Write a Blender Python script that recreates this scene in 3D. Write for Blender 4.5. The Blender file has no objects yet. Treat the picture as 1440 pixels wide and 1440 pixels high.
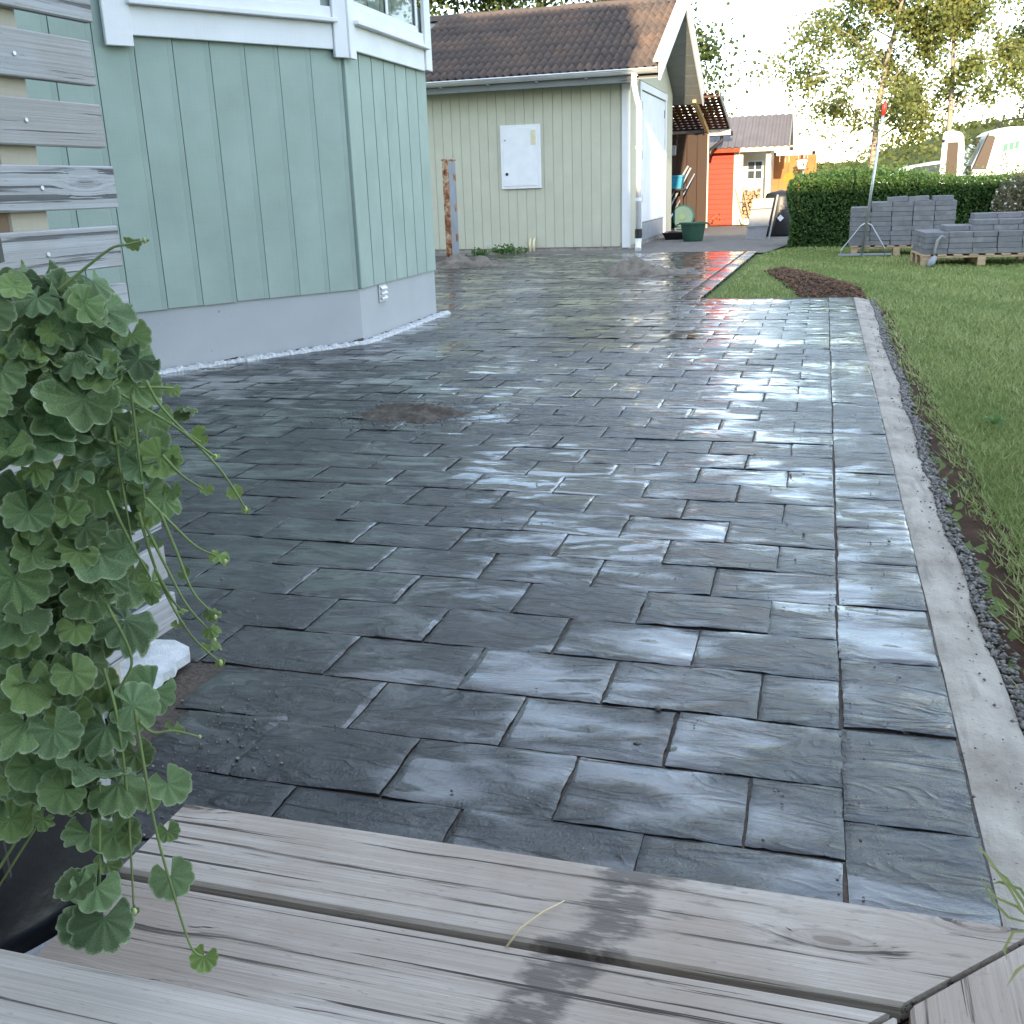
import bpy, math, random
import numpy as np
from mathutils import Vector, Matrix, noise
R = math.radians
random.seed(7); rng = np.random.default_rng(7)
scene = bpy.context.scene
ORD = ('first', 'second', 'third', 'fourth', 'fifth', 'sixth', 'seventh', 'eighth', 'ninth', 'tenth', 'eleventh')
COL = scene.collection

# ------------------------------------------------------------------ camera
CAM = Vector((-.097, -1.63, 1.139)); PITCH, ROLL, YAW = 0.3036, -0.0348, 0.2918; FPX = 1450.0
_f = Vector((-math.sin(YAW)*math.cos(PITCH), math.cos(YAW)*math.cos(PITCH), -math.sin(PITCH)))
_r0 = Vector((math.cos(YAW), math.sin(YAW), 0)); _u0 = _r0.cross(_f)
_r = math.cos(ROLL)*_r0 + math.sin(ROLL)*_u0
_u = -math.sin(ROLL)*_r0 + math.cos(ROLL)*_u0
cd = bpy.data.cameras.new('camera'); cam = bpy.data.objects.new('camera', cd); COL.objects.link(cam)
cd.sensor_width = 36; cd.sensor_fit = 'HORIZONTAL'; cd.lens = 36*FPX/1440; cd.clip_start = .02; cd.clip_end = 3000
cam.matrix_world = Matrix(((_r.x, _u.x, -_f.x, CAM.x), (_r.y, _u.y, -_f.y, CAM.y), (_r.z, _u.z, -_f.z, CAM.z), (0, 0, 0, 1)))
scene.camera = cam
def at(px, py, depth):            # a point seen at a place in the 1440 px photograph, at that depth
    return CAM + (_f + _r*((px-720)/FPX) - _u*((py-720)/FPX))*depth

# ------------------------------------------------------------------ light
SUN_AZ, SUN_EL = R(-5.5), R(12)     # light travels towards +Y, a little to -X
to_sun = Vector((-math.sin(SUN_AZ)*math.cos(SUN_EL), -math.cos(SUN_AZ)*math.cos(SUN_EL), math.sin(SUN_EL)))
sl = bpy.data.lights.new('sun', 'SUN'); sl.energy = 2.1; sl.angle = R(.55); sl.color = (1, .80, .52)
so = bpy.data.objects.new('sun', sl); COL.objects.link(so)
so.rotation_euler = (-to_sun).to_track_quat('-Z', 'Y').to_euler()
w = bpy.data.worlds.new('World'); scene.world = w; w.use_nodes = True
wn = w.node_tree; wn.nodes.clear()
sky = wn.nodes.new('ShaderNodeTexSky'); sky.sky_type = 'NISHITA'; sky.sun_disc = False
sky.sun_elevation = SUN_EL; sky.sun_rotation = math.atan2(to_sun.x, to_sun.y)
sky.air_density = 1.0; sky.dust_density = .3; sky.ozone_density = 1.5
tc = wn.nodes.new('ShaderNodeTexCoord')
mp = wn.nodes.new('ShaderNodeMapping'); mp.inputs['Scale'].default_value = (1, 1, 2.6)
cn = wn.nodes.new('ShaderNodeTexNoise'); cn.inputs['Scale'].default_value = 2.1; cn.inputs['Detail'].default_value = 6; cn.inputs['Roughness'].default_value = .55
cr = wn.nodes.new('ShaderNodeValToRGB'); cr.color_ramp.elements[0].position = .38; cr.color_ramp.elements[1].position = .66
cr.color_ramp.elements[0].color = (.10, .10, .10, 1); cr.color_ramp.elements[1].color = (.34, .34, .34, 1)
mx = wn.nodes.new('ShaderNodeMix'); mx.data_type = 'RGBA'; mx.inputs['B'].default_value = (6.4, 6.5, 6.8, 1)
bg = wn.nodes.new('ShaderNodeBackground'); bg.inputs['Strength'].default_value = .13
wo = wn.nodes.new('ShaderNodeOutputWorld')
L = wn.links.new
L(tc.outputs['Generated'], mp.inputs['Vector']); L(mp.outputs['Vector'], cn.inputs['Vector']); L(cn.outputs['Fac'], cr.inputs['Fac'])
L(cr.outputs['Color'], mx.inputs['Factor']); L(sky.outputs['Color'], mx.inputs['A']); L(mx.outputs['Result'], bg.inputs['Color']); L(bg.outputs['Background'], wo.inputs['Surface'])
vs = scene.view_settings; vs.view_transform = 'Standard'; vs.look = 'None'; vs.gamma = 1; vs.exposure = 2.58; vs.use_curve_mapping = False
scene.cycles.max_bounces = 4; scene.cycles.diffuse_bounces = 2; scene.cycles.glossy_bounces = 2; scene.cycles.transmission_bounces = 3; scene.cycles.transparent_max_bounces = 4
scene.cycles.use_denoising = True

# ------------------------------------------------------------------ materials
class Mat:
    def __init__(s, name, rough=.7, spec=.3):
        s.m = bpy.data.materials.new(name); s.m.use_nodes = True; s.t = s.m.node_tree; s.t.nodes.clear()
        s.o = s.n('OutputMaterial'); s.b = s.n('BsdfPrincipled'); s.l(s.b.outputs[0], s.o.inputs[0])
        s.b.inputs['Roughness'].default_value = rough; s.b.inputs['Specular IOR Level'].default_value = spec
    def n(s, t, **k):
        nd = s.t.nodes.new('ShaderNode'+t)
        for a, v in k.items():
            if a in nd.inputs: nd.inputs[a].default_value = v
            else: setattr(nd, a, v)
        return nd
    def l(s, a, b): s.t.links.new(a, b)
    def coord(s, kind='Object', scale=(1, 1, 1), rnd=False, loc=(0, 0, 0)):
        if kind == 'World': v = s.n('NewGeometry').outputs['Position']
        else: v = s.n('TexCoord').outputs[kind]
        if rnd:
            oi = s.n('ObjectInfo'); c = s.n('CombineXYZ')
            for i, k in enumerate((37., 91., 53.)):
                m_ = s.n('Math', operation='MULTIPLY'); s.l(oi.outputs['Random'], m_.inputs[0]); m_.inputs[1].default_value = k; s.l(m_.outputs[0], c.inputs[i])
            a = s.n('VectorMath', operation='ADD'); s.l(v, a.inputs[0]); s.l(c.outputs[0], a.inputs[1]); v = a.outputs[0]
        mp = s.n('Mapping'); mp.inputs['Scale'].default_value = scale; mp.inputs['Location'].default_value = loc; s.l(v, mp.inputs['Vector'])
        return mp.outputs[0]
    def noise(s, v, scale=5., detail=4., rough=.55, dist=0., kind='FBM'):
        nd = s.n('TexNoise'); nd.inputs['Scale'].default_value = scale; nd.inputs['Detail'].default_value = detail; nd.inputs['Roughness'].default_value = rough; nd.inputs['Distortion'].default_value = dist
        s.l(v, nd.inputs['Vector']); return nd.outputs['Fac']
    def ramp(s, f, stops):
        r = s.n('ValToRGB'); e = r.color_ramp.elements
        while len(e) < len(stops): e.new(.5)
        for el, (p, c) in zip(e, stops):
            el.position = p; el.color = (*c, 1) if not isinstance(c, (int, float)) else (c, c, c, 1)
        s.l(f, r.inputs['Fac']); return r.outputs['Color']
    def mix(s, f, a, b, mode='MIX'):
        m_ = s.n('Mix', data_type='RGBA', blend_type=mode)
        for sock, v in (('Factor', f), ('A', a), ('B', b)):
            i = m_.inputs[sock] if sock == 'Factor' else [x for x in m_.inputs if x.name == sock and x.type == 'RGBA'][0]
            if isinstance(v, (int, float)): i.default_value = v if sock == 'Factor' else (v, v, v, 1)
            elif isinstance(v, tuple): i.default_value = (*v, 1)
            else: s.l(v, i)
        return [x for x in m_.outputs if x.type == 'RGBA'][0]
    def math(s, op, a, b=0., c=None, clamp=False):
        m_ = s.n('Math', operation=op); m_.use_clamp = clamp
        for i, v in enumerate((a, b, c)):
            if v is None: continue
            if isinstance(v, (int, float)): m_.inputs[i].default_value = v
            else: s.l(v, m_.inputs[i])
        return m_.outputs[0]
    def col(s, c):
        if isinstance(c, tuple): s.b.inputs['Base Color'].default_value = (*c, 1)
        else: s.l(c, s.b.inputs['Base Color'])
    def bump(s, h, strength=.3, dist=.01, to='Normal', prev=None):
        b = s.n('Bump'); b.inputs['Strength'].default_value = strength; b.inputs['Distance'].default_value = dist
        s.l(h, b.inputs['Height'])
        if prev is not None: s.l(prev, b.inputs['Normal'])
        if to: s.l(b.outputs[0], s.b.inputs[to])
        return b.outputs[0]
    def rnd(s): return s.n('ObjectInfo').outputs['Random']
    def inp(s, k, v):
        if isinstance(v, (int, float)): s.b.inputs[k].default_value = v
        else: s.l(v, s.b.inputs[k])

M = {}
def plain(name, c, rough=.6, spec=.4, var=.12, scale=6., bump=.0, metal=0.):
    m = Mat(name, rough, spec); v = m.coord('Object', rnd=True); n = m.noise(v, scale, 5)
    a = tuple(x*(1-var) for x in c); b = tuple(min(1, x*(1+var)) for x in c)
    m.col(m.ramp(n, [(.3, a), (.7, b)])); m.inp('Metallic', metal)
    if bump: m.bump(m.noise(v, scale*8, 4), bump, .004)
    M[name] = m.m; return m

# wet slate-faced concrete pavers
def make_paver(name, near=True):
    m = Mat(name, .4, .75)
    vo = m.coord('Object', rnd=True); vw = m.coord('World')
    r = m.rnd()
    g120 = m.noise(vo, 140, 4, .75)
    base = m.ramp(m.noise(vw, 2.2, 4, .6), [(.3, (.004, .005, .007)), (.7, (.012, .013, .016))])
    base = m.mix(m.math('MULTIPLY', r, .5), base, (.014, .015, .017))
    base = m.mix(m.ramp(g120, [(.50, .0), (.78, .55)]), base, (.045, .046, .050))
    dry = m.ramp(m.noise(m.coord('World', (1, 1, 1), loc=(3.7, 1.2, 0)), .9, 4, .62), [(.50, 0.), (.64, 1.)])
    base = m.mix(m.math('MULTIPLY', dry, .4), base, (.032, .031, .030))
    m.col(base)
    ridge = m.noise(m.coord('Object', (2.4, 7, 5), rnd=True), 1.0, 2.2, .5, 1.1)
    rip = m.noise(m.coord('Object', (4.0, 13, 7), rnd=True), 1.0, 2., .5, 1.2); rip = m.math('ABSOLUTE', m.math('SUBTRACT', rip, .5)); rip = m.math('SUBTRACT', 1., m.math('MULTIPLY', rip, 4.), clamp=True)
    h = m.math('ADD', m.math('MULTIPLY', ridge, .85), m.math('MULTIPLY', g120, .12)); h = m.math('ADD', h, m.math('MULTIPLY', m.math('MULTIPLY', rip, rip), .17)); h = m.math('ADD', h, m.math('MULTIPLY', m.noise(vo, 30, 3, .6), .12))
    pud = m.math('SUBTRACT', m.noise(vw, 1.5, 3, .6), m.math('MULTIPLY', m.math('SUBTRACT', ridge, .5), .55)); pud = m.math('SUBTRACT', pud, m.math('MULTIPLY', rip, .06))
    pud = m.math('ADD', pud, m.math('MULTIPLY', m.math('SUBTRACT', r, .5), .07))
    pud = m.math('SUBTRACT', pud, m.math('MULTIPLY', m.math('SUBTRACT', g120, .5), .22))
    wet = m.ramp(pud, [(.26, 0.), (.46, 1.)])
    film = m.ramp(pud, [(.43, 0.), (.57, 1.)])
    rough = m.math('ADD', m.math('MULTIPLY', wet, -.13), .27); rough = m.math('ADD', rough, m.math('MULTIPLY', dry, .12)); rough = m.math('SUBTRACT', rough, m.math('MULTIPLY', film, .08)); m.inp('Roughness', rough)
    k = m.math('SUBTRACT', 1., m.math('MULTIPLY', film, .60))
    b = m.n('Bump'); b.inputs['Distance'].default_value = .032 if near else .018; m.l(h, b.inputs['Height']); m.l(m.math('MULTIPLY', k, .85 if near else .6), b.inputs['Strength']); m.l(b.outputs[0], m.b.inputs['Normal'])
    m.inp('Coat Weight', m.math('MULTIPLY', film, 1.)); m.inp('Coat Roughness', .05); m.b.inputs['Coat IOR'].default_value = 1.33
    M[name] = m.m
make_paver('paver'); make_paver('paver_far', False)

m = Mat('stack_paver', .85, .2); v = m.coord('Object', rnd=True); n = m.noise(v, 9, 6)
m.col(m.mix(m.math('MULTIPLY', m.rnd(), .5), m.ramp(n, [(.3, (.16, .16, .17)), (.7, (.25, .245, .25))]), (.13, .13, .14))); m.bump(m.noise(v, 60, 5, .7), .5, .006); M['stack_paver'] = m.m

m = Mat('joint_sand', .8, .3); v = m.coord('World'); n = m.noise(v, 90, 5, .75); n2 = m.noise(v, 1.3, 3)
m.col(m.mix(m.ramp(n2, [(.4, 0.), (.6, 1.)]), m.ramp(n, [(.35, (.030, .028, .027)), (.7, (.12, .105, .092))]), m.ramp(n, [(.35, (.045, .033, .026)), (.7, (.16, .12, .095))]))); m.bump(n, .9, .006); M['joint_sand'] = m.m

def sandmat(name, c1, c2, c3):
    m = Mat(name, .9, .15); v = m.coord('World'); n = m.noise(v, 5 if name != 'wet_sand' else 10, 6, .7); g = m.noise(v, 170, 3, .8)
    m.col(m.mix(m.math('MULTIPLY', g, .5), m.ramp(n, [(.35, c1), (.55, c2), (.75, c3)]), c1)); m.bump(m.math('ADD', g, n), .9, .006); M[name] = m.m
sandmat('sand', (.13, .11, .09), (.23, .20, .165), (.30, .27, .23))
sandmat('wet_sand', (.045, .034, .027), (.15, .13, .108), (.32, .295, .265))
sandmat('soil', (.030, .016, .010), (.065, .034, .020), (.12, .07, .042))
sandmat('gravel_yard', (.16, .145, .13), (.22, .205, .19), (.30, .28, .26))

m = Mat('concrete', .85, .2); v = m.coord('World'); n = m.noise(v, 4, 7, .65); g = m.noise(v, 70, 4, .7)
c = m.ramp(n, [(.3, (.22, .19, .16)), (.55, (.37, .335, .29)), (.75, (.47, .43, .38))])
st = m.noise(m.coord('World', (14, 2.2, 1)), 1., 5, .6); c = m.mix(m.ramp(st, [(.55, 0.), (.70, .55)]), c, (.13, .11, .095))
c = m.mix(m.ramp(g, [(.62, 0.), (.70, .75)]), c, (.06, .055, .05)); m.col(c); m.bump(m.math('ADD', m.math('MULTIPLY', g, .4), st), .8, .012); M['concrete'] = m.m

m = Mat('plinth', .75, .25); v = m.coord('World'); n = m.noise(v, 1.5, 5); g = m.noise(v, 45, 4, .7)
c = m.ramp(n, [(.3, (.37, .38, .395)), (.7, (.43, .44, .45))]); c = m.mix(m.ramp(m.noise(v, 23, 3, .6), [(.70, 0.), (.74, .6)]), c, (.16, .15, .14)); m.col(c); m.bump(g, .25, .004); M['plinth'] = m.m

def painted(name, c, grain_axis=2, var=.05, dirt=0.2):
    m = Mat(name, .62, .3); sc = [55., 55., 55.]; sc[grain_axis] = 4.
    v = m.coord('Object', tuple(sc), rnd=True); n = m.noise(v, 1., 4, .6); w_ = m.noise(m.coord('Object', rnd=True), 3., 4)
    # sawn face: faint marks across the board
    sc2 = [3., 3., 3.]; sc2[grain_axis] = 70.; sw = m.noise(m.coord('Object', tuple(sc2), rnd=True), 1., 3, .6)
    a = tuple(x*(1-var) for x in c); b = tuple(x*(1+var) for x in c)
    cc = m.ramp(w_, [(.3, a), (.7, b)]); cc = m.mix(m.math('MULTIPLY', m.rnd(), .14), cc, tuple(x*.82 for x in c))
    cc = m.mix(m.ramp(m.noise(m.coord('Object', rnd=True), 34, 2), [(.74, 0.), (.78, .5)]), cc, tuple(x*.45 for x in c))
    m.col(cc); m.bump(m.math('ADD', m.math('MULTIPLY', n, .6), m.math('MULTIPLY', sw, .8)), .35, .004); M[name] = m.m
painted('green_house', (.322, .395, .350), 2, .09); painted('green_shed', (.515, .50, .395)); painted('white_wood', (.78, .78, .79)); painted('red_wood', (.42, .036, .016), 0); painted('cream_wood', (.60, .54, .42)); painted('soffit', (.20, .21, .21))
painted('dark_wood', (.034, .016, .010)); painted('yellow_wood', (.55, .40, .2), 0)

def weathered(name, cols, stain=False, crack=.75):
    m = Mat(name, .78, .22)
    vb = m.coord('Object', rnd=True)
    # bend the grain round knots
    kn = m.n('TexVoronoi'); kn.inputs['Scale'].default_value = 1.0; m.l(m.coord('Object', (2.2, 7, 7), rnd=True), kn.inputs['Vector'])
    kd = m.math('SUBTRACT', 1., m.math('MULTIPLY', kn.outputs['Distance'], 3.2), clamp=True)
    kd2 = m.math('MULTIPLY', kd, kd)
    off = m.n('CombineXYZ'); m.l(m.math('MULTIPLY', kd2, .055), off.inputs[1]); m.l(m.math('MULTIPLY', kd2, .03), off.inputs[2])
    av = m.n('VectorMath', operation='ADD'); m.l(vb, av.inputs[0]); m.l(off.outputs[0], av.inputs[1])
    def st(scale, s3):
        mp = m.n('Mapping'); mp.inputs['Scale'].default_value = s3; m.l(av.outputs[0], mp.inputs['Vector']); return m.noise(mp.outputs[0], scale, 5, .6)
    g1 = st(1., (1.3, 60, 60)); g2 = st(1., (2.2, 190, 190)); g3 = st(1., (.9, 22, 22)); big = m.noise(vb, 3., 4)
    c = m.ramp(g1, [(.25, cols[0]), (.42, cols[1]), (.75, cols[2])])
    c = m.mix(m.ramp(g2, [(.35, .28), (.6, 0.)]), c, cols[3])
    c = m.mix(m.ramp(big, [(.42, 0.), (.62, .75)]), c, cols[4])
    spk = m.noise(m.coord('Object', (40, 160, 160), rnd=True), 1., 3, .7); c = m.mix(m.ramp(spk, [(.60, 0.), (.72, .5)]), c, cols[3])
    cr_ = m.ramp(g1, [(.32, .8), (.38, 0.)]); cr2 = m.ramp(g3, [(.29, 1.), (.33, 0.)])
    g4 = st(1., (.9, 80, 80)); cr4 = m.ramp(g4, [(.355, 1.), (.378, 0.)]); cm = m.math('MAXIMUM', m.math('MAXIMUM', cr_, cr2), cr4)
    c = m.mix(m.math('MULTIPLY', cm, crack), c, cols[5])
    rg_ = m.math('SINE', m.math('MULTIPLY', kn.outputs['Distance'], 95.)); kk_ = m.math('MULTIPLY', m.ramp(kd, [(.45, 0.), (.62, .8)]), m.ramp(rg_, [(.35, .35), (.7, 1.)]))
    c = m.mix(kk_, c, cols[3]); c = m.mix(m.ramp(kd, [(.86, 0.), (.92, .7)]), c, cols[5])
    if stain:
        vw = m.n('NewGeometry').outputs['Position']; sx = m.n('SeparateXYZ'); m.l(vw, sx.inputs[0])
        # a splash of water that ran across the tread
        d = m.math('ADD', m.math('SUBTRACT', sx.outputs[0], m.math('MULTIPLY', m.math('ADD', sx.outputs[1], .40), .33)), .315)
        d = m.math('ABSOLUTE', d); bl = m.noise(m.coord('World', (7, 22, 7)), 1., 5, .68); d = m.math('ADD', d, m.math('MULTIPLY', m.math('SUBTRACT', bl, .5), .16))
        wetm = m.ramp(d, [(.036, 1.), (.060, 0.)])
        hol = m.ramp(m.noise(m.coord('World', (20, 75, 20)), 1., 4, .6), [(.36, .25), (.48, 1.)]); wetm = m.math('MULTIPLY', wetm, hol)
        sp = m.ramp(m.noise(m.coord('World', (14, 60, 1)), 1., 5, .65), [(.58, 0.), (.64, .7)])
        far = m.math('MULTIPLY', m.math('GREATER_THAN', sx.outputs[1], -.46), m.math('GREATER_THAN', sx.outputs[0], -.34)); sp = m.math('MULTIPLY', sp, far)
        c = m.mix(m.math('MULTIPLY', wetm, .80), c, (.085, .070, .062)); c = m.mix(m.math('MULTIPLY', sp, .5), c, (.10, .085, .08))
        m.inp('Roughness', m.math('SUBTRACT', .78, m.math('MULTIPLY', wetm, .25)))
    m.col(c)
    h = m.math('ADD', m.math('MULTIPLY', g1, .55), m.math('MULTIPLY', g2, .35)); h = m.math('SUBTRACT', h, m.math('MULTIPLY', cm, .7))
    m.bump(h, .8, .006); M[name] = m.m
weathered('tread_wood', [(.275, .23, .195), (.44, .38, .33), (.53, .47, .42), (.20, .16, .13), (.33, .265, .215), (.030, .024, .022)], True, .88)
weathered('deck_wood', [(.32, .28, .245), (.50, .44, .395), (.60, .54, .49), (.26, .215, .185), (.40, .335, .285), (.05, .04, .035)])
weathered('fence_wood', [(.24, .24, .245), (.42, .42, .44), (.52, .52, .55), (.22, .21, .21), (.36, .33, .31), (.06, .055, .055)])
weathered('post_wood', [(.20, .125, .08), (.30, .20, .13), (.36, .25, .17), (.2, .12, .08), (.33, .23, .16), (.12, .07, .04)], crack=.3)
weathered('pale_wood', [(.48, .44, .37), (.60, .56, .49), (.66, .62, .56), (.4, .35, .28), (.5, .44, .36), (.2, .15, .1)], crack=.35)
weathered('joist_wood', [(.05, .03, .02), (.09, .055, .035), (.12, .075, .05), (.05, .03, .02), (.08, .05, .03), (.02, .012, .01)])
weathered('pallet_wood', [(.36, .25, .15), (.47, .34, .21), (.55, .41, .27), (.3, .2, .12), (.45, .32, .2), (.15, .09, .05)], crack=.4)
weathered('fire_wood', [(.22, .13, .07), (.38, .25, .15), (.5, .36, .23), (.2, .12, .07), (.3, .2, .12), (.08, .05, .03)])

m = Mat('tile', .88, .15); v = m.coord('World'); n = m.noise(v, 1.1, 6, .6); g = m.noise(v, 26, 4, .7)
c = m.ramp(n, [(.30, (.072, .060, .056)), (.52, (.112, .084, .072)), (.72, (.165, .110, .084))])
c = m.mix(m.math('MULTIPLY', m.rnd(), .45), c, (.080, .070, .068)); c = m.mix(m.ramp(g, [(.66, 0.), (.74, .6)]), c, (.22, .21, .19)); m.col(c); m.bump(g, .6, .01); M['tile'] = m.m
painted('beige_post', (.50, .44, .36)); painted('brown_post', (.21, .135, .085)); plain('red_tile', (.34, .055, .025), .8, .2, .3); plain('metal_roof', (.125, .112, .115), .55, .4, .1, 3)
plain('galv', (.62, .62, .63), .38, .5, .08, 4, 0, .55); plain('white_metal', (.78, .78, .80), .4, .5, .04); plain('black_plastic', (.012, .012, .014), .42, .5, .2, 5, .3)
plain('grey_metal', (.27, .29, .32), .6, .4, .12, 4); plain('steel', (.5, .51, .54), .35, .5, .08, 9, 0, .8); plain('red_plastic', (.55, .03, .02), .45, .4)
plain('green_plastic', (.03, .085, .055), .5, .4); plain('teal', (.015, .07, .075), .5, .4); plain('blue_plastic', (.02, .22, .36), .45, .4)
plain('white_foam', (.56, .57, .58), .85, .2, .22, 26, .6); plain('beige_label', (.72, .64, .43), .6, .3); plain('orange_board', (.38, .14, .045), .7, .3, .2, 2)
plain('orange_paint', (.55, .17, .01), .6, .3); plain('tarp', (.010, .011, .014), .38, .45, .3, 6, .3); plain('screen_frame', (.30, .295, .30), .7, .3)
plain('bark', (.07, .05, .04), .9, .1, .3, 8, .8); plain('car_paint', (.70, .73, .78), .22, .6, .03); plain('van_paint', (.80, .80, .79), .25, .6, .03); plain('rubber', (.02, .02, .02), .8, .3); plain('logo_green', (.02, .32, .10), .5, .4); plain('logo_dark', (.12, .11, .10), .5, .4)
plain('stone', (.215, .20, .188), .85, .25, .75, 75, .6); plain('bark_chip', (.13, .075, .048), .9, .15, .6, 30, .6); plain('brown_cable', (.55, .30, .2), .6, .4); plain('straw', (.62, .50, .30), .7, .2)
m = Mat('rust', .85, .2); v = m.coord('World'); n = m.noise(v, 9, 6, .7); m.col(m.ramp(n, [(.35, (.10, .035, .015)), (.5, (.33, .15, .075)), (.62, (.55, .42, .30))])); m.bump(n, .5, .01); M['rust'] = m.m
m = Mat('birch_bark', .8, .2); v = m.coord('Object', (3, 3, 14)); n = m.noise(v, 1.2, 5, .7); m.col(m.ramp(n, [(.36, (.05, .042, .035)), (.46, (.26, .215, .165)), (.7, (.34, .29, .23))])); M['birch_bark'] = m.m
m = Mat('window_glass', .05, .6); m.col((.05, .06, .07)); m.inp('Coat Weight', .6); M['window_glass'] = m.m
m = Mat('clear_pane', .02, .5); m.col((1, 1, 1)); m.inp('Transmission Weight', 1.); m.b.inputs['IOR'].default_value = 1.45; M['clear_pane'] = m.m
m = Mat('tinted_pane', .08, .6); m.col((.10, .075, .06)); M['tinted_pane'] = m.m
plain('curtain', (.70, .72, .68), .8, .2)

def foliage(name, c1, c2, c3, rough=.6, trans=.35, spec=.25):
    m = Mat(name, rough, spec); v = m.coord('World'); n = m.noise(v, 1.4, 3); a = m.n('Attribute', attribute_name='tint')
    c = m.ramp(a.outputs['Fac'], [(0., c1), (.55, c2), (1., c3)]); c = m.mix(m.math('MULTIPLY', n, .35), c, c1)
    m.col(c); tr = m.n('BsdfTranslucent'); m.l(m.mix(.35, c, c3), tr.inputs['Color']); ms = m.n('MixShader'); ms.inputs[0].default_value = trans
    m.l(m.b.outputs[0], ms.inputs[1]); m.l(tr.outputs[0], ms.inputs[2]); m.l(ms.outputs[0], m.o.inputs[0]); M[name] = m.m
foliage('birch_leaf', (.075, .105, .027), (.16, .18, .05), (.28, .26, .085)); foliage('oak_leaf', (.03, .055, .018), (.07, .10, .03), (.15, .17, .05))
foliage('hedge_leaf', (.035, .085, .022), (.07, .145, .04), (.15, .23, .07)); foliage('grass_blade', (.17, .23, .068), (.295, .355, .12), (.54, .50, .25), .55, .25)
foliage('shrub_leaf', (.09, .09, .05), (.17, .16, .09), (.32, .27, .17)); foliage('weed_leaf', (.05, .12, .03), (.08, .18, .04), (.16, .27, .07))
foliage('petal', (.7, .65, .55), (.8, .76, .68), (.85, .82, .75))
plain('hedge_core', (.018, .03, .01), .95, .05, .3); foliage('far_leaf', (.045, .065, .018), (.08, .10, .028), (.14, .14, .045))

# leaf of the trailing plant: grey-green, cream at the scalloped rim
m = Mat('ivy_leaf', .5, .35); a = m.n('Attribute', attribute_name='rad'); v = m.coord('Object', rnd=True); oc = m.n('ObjectInfo')
n = m.noise(v, 60, 4); n2 = m.noise(v, 170, 3)
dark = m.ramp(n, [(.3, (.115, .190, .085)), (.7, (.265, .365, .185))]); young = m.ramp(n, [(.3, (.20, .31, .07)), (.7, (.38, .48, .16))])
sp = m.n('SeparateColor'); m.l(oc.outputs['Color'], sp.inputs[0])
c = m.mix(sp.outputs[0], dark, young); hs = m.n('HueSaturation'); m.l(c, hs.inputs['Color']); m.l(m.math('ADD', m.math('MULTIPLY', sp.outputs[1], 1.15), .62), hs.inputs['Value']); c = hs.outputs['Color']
rim = m.math('ADD', a.outputs['Fac'], m.math('MULTIPLY', m.math('SUBTRACT', m.noise(v, 55, 2), .5), .34)); rim = m.ramp(rim, [(.90, 0.), (1.02, 1.)])
c = m.mix(m.math('MULTIPLY', rim, .85), c, (.60, .68, .46)); vn = m.n('Attribute', attribute_name='vein'); c = m.mix(m.math('MULTIPLY', vn.outputs['Fac'], .45), c, (.14, .24, .13))
m.col(c); m.bump(m.math('ADD', m.math('MULTIPLY', n2, .35), n), .9, .0035)
tr = m.n('BsdfTranslucent'); m.l(c, tr.inputs['Color']); ms = m.n('MixShader'); ms.inputs[0].default_value = .22
m.l(m.b.outputs[0], ms.inputs[1]); m.l(tr.outputs[0], ms.inputs[2]); m.l(ms.outputs[0], m.o.inputs[0]); M['ivy_leaf'] = m.m
plain('ivy_stem', (.17, .22, .08), .6, .3, .25, 20); plain('ivy_bud', (.42, .47, .22), .6, .3, .2, 40)

m = Mat('lawn', .9, .1); v = m.coord('World'); n = m.noise(v, 1.2, 5, .6); g = m.noise(v, 40, 5, .7)
c = m.mix(m.math('MULTIPLY', g, .6), m.ramp(n, [(.3, (.11, .155, .045)), (.6, (.15, .20, .06)), (.8, (.20, .20, .08))]), (.08, .10, .03)); m.col(c); m.bump(g, .8, .03); M['lawn'] = m.m
m = Mat('hill', .95, .05); v = m.coord('World'); n = m.noise(v, .12, 6, .7); m.col(m.ramp(n, [(.3, (.05, .065, .02)), (.6, (.10, .11, .035)), (.8, (.16, .15, .055))])); M['hill'] = m.m

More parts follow.
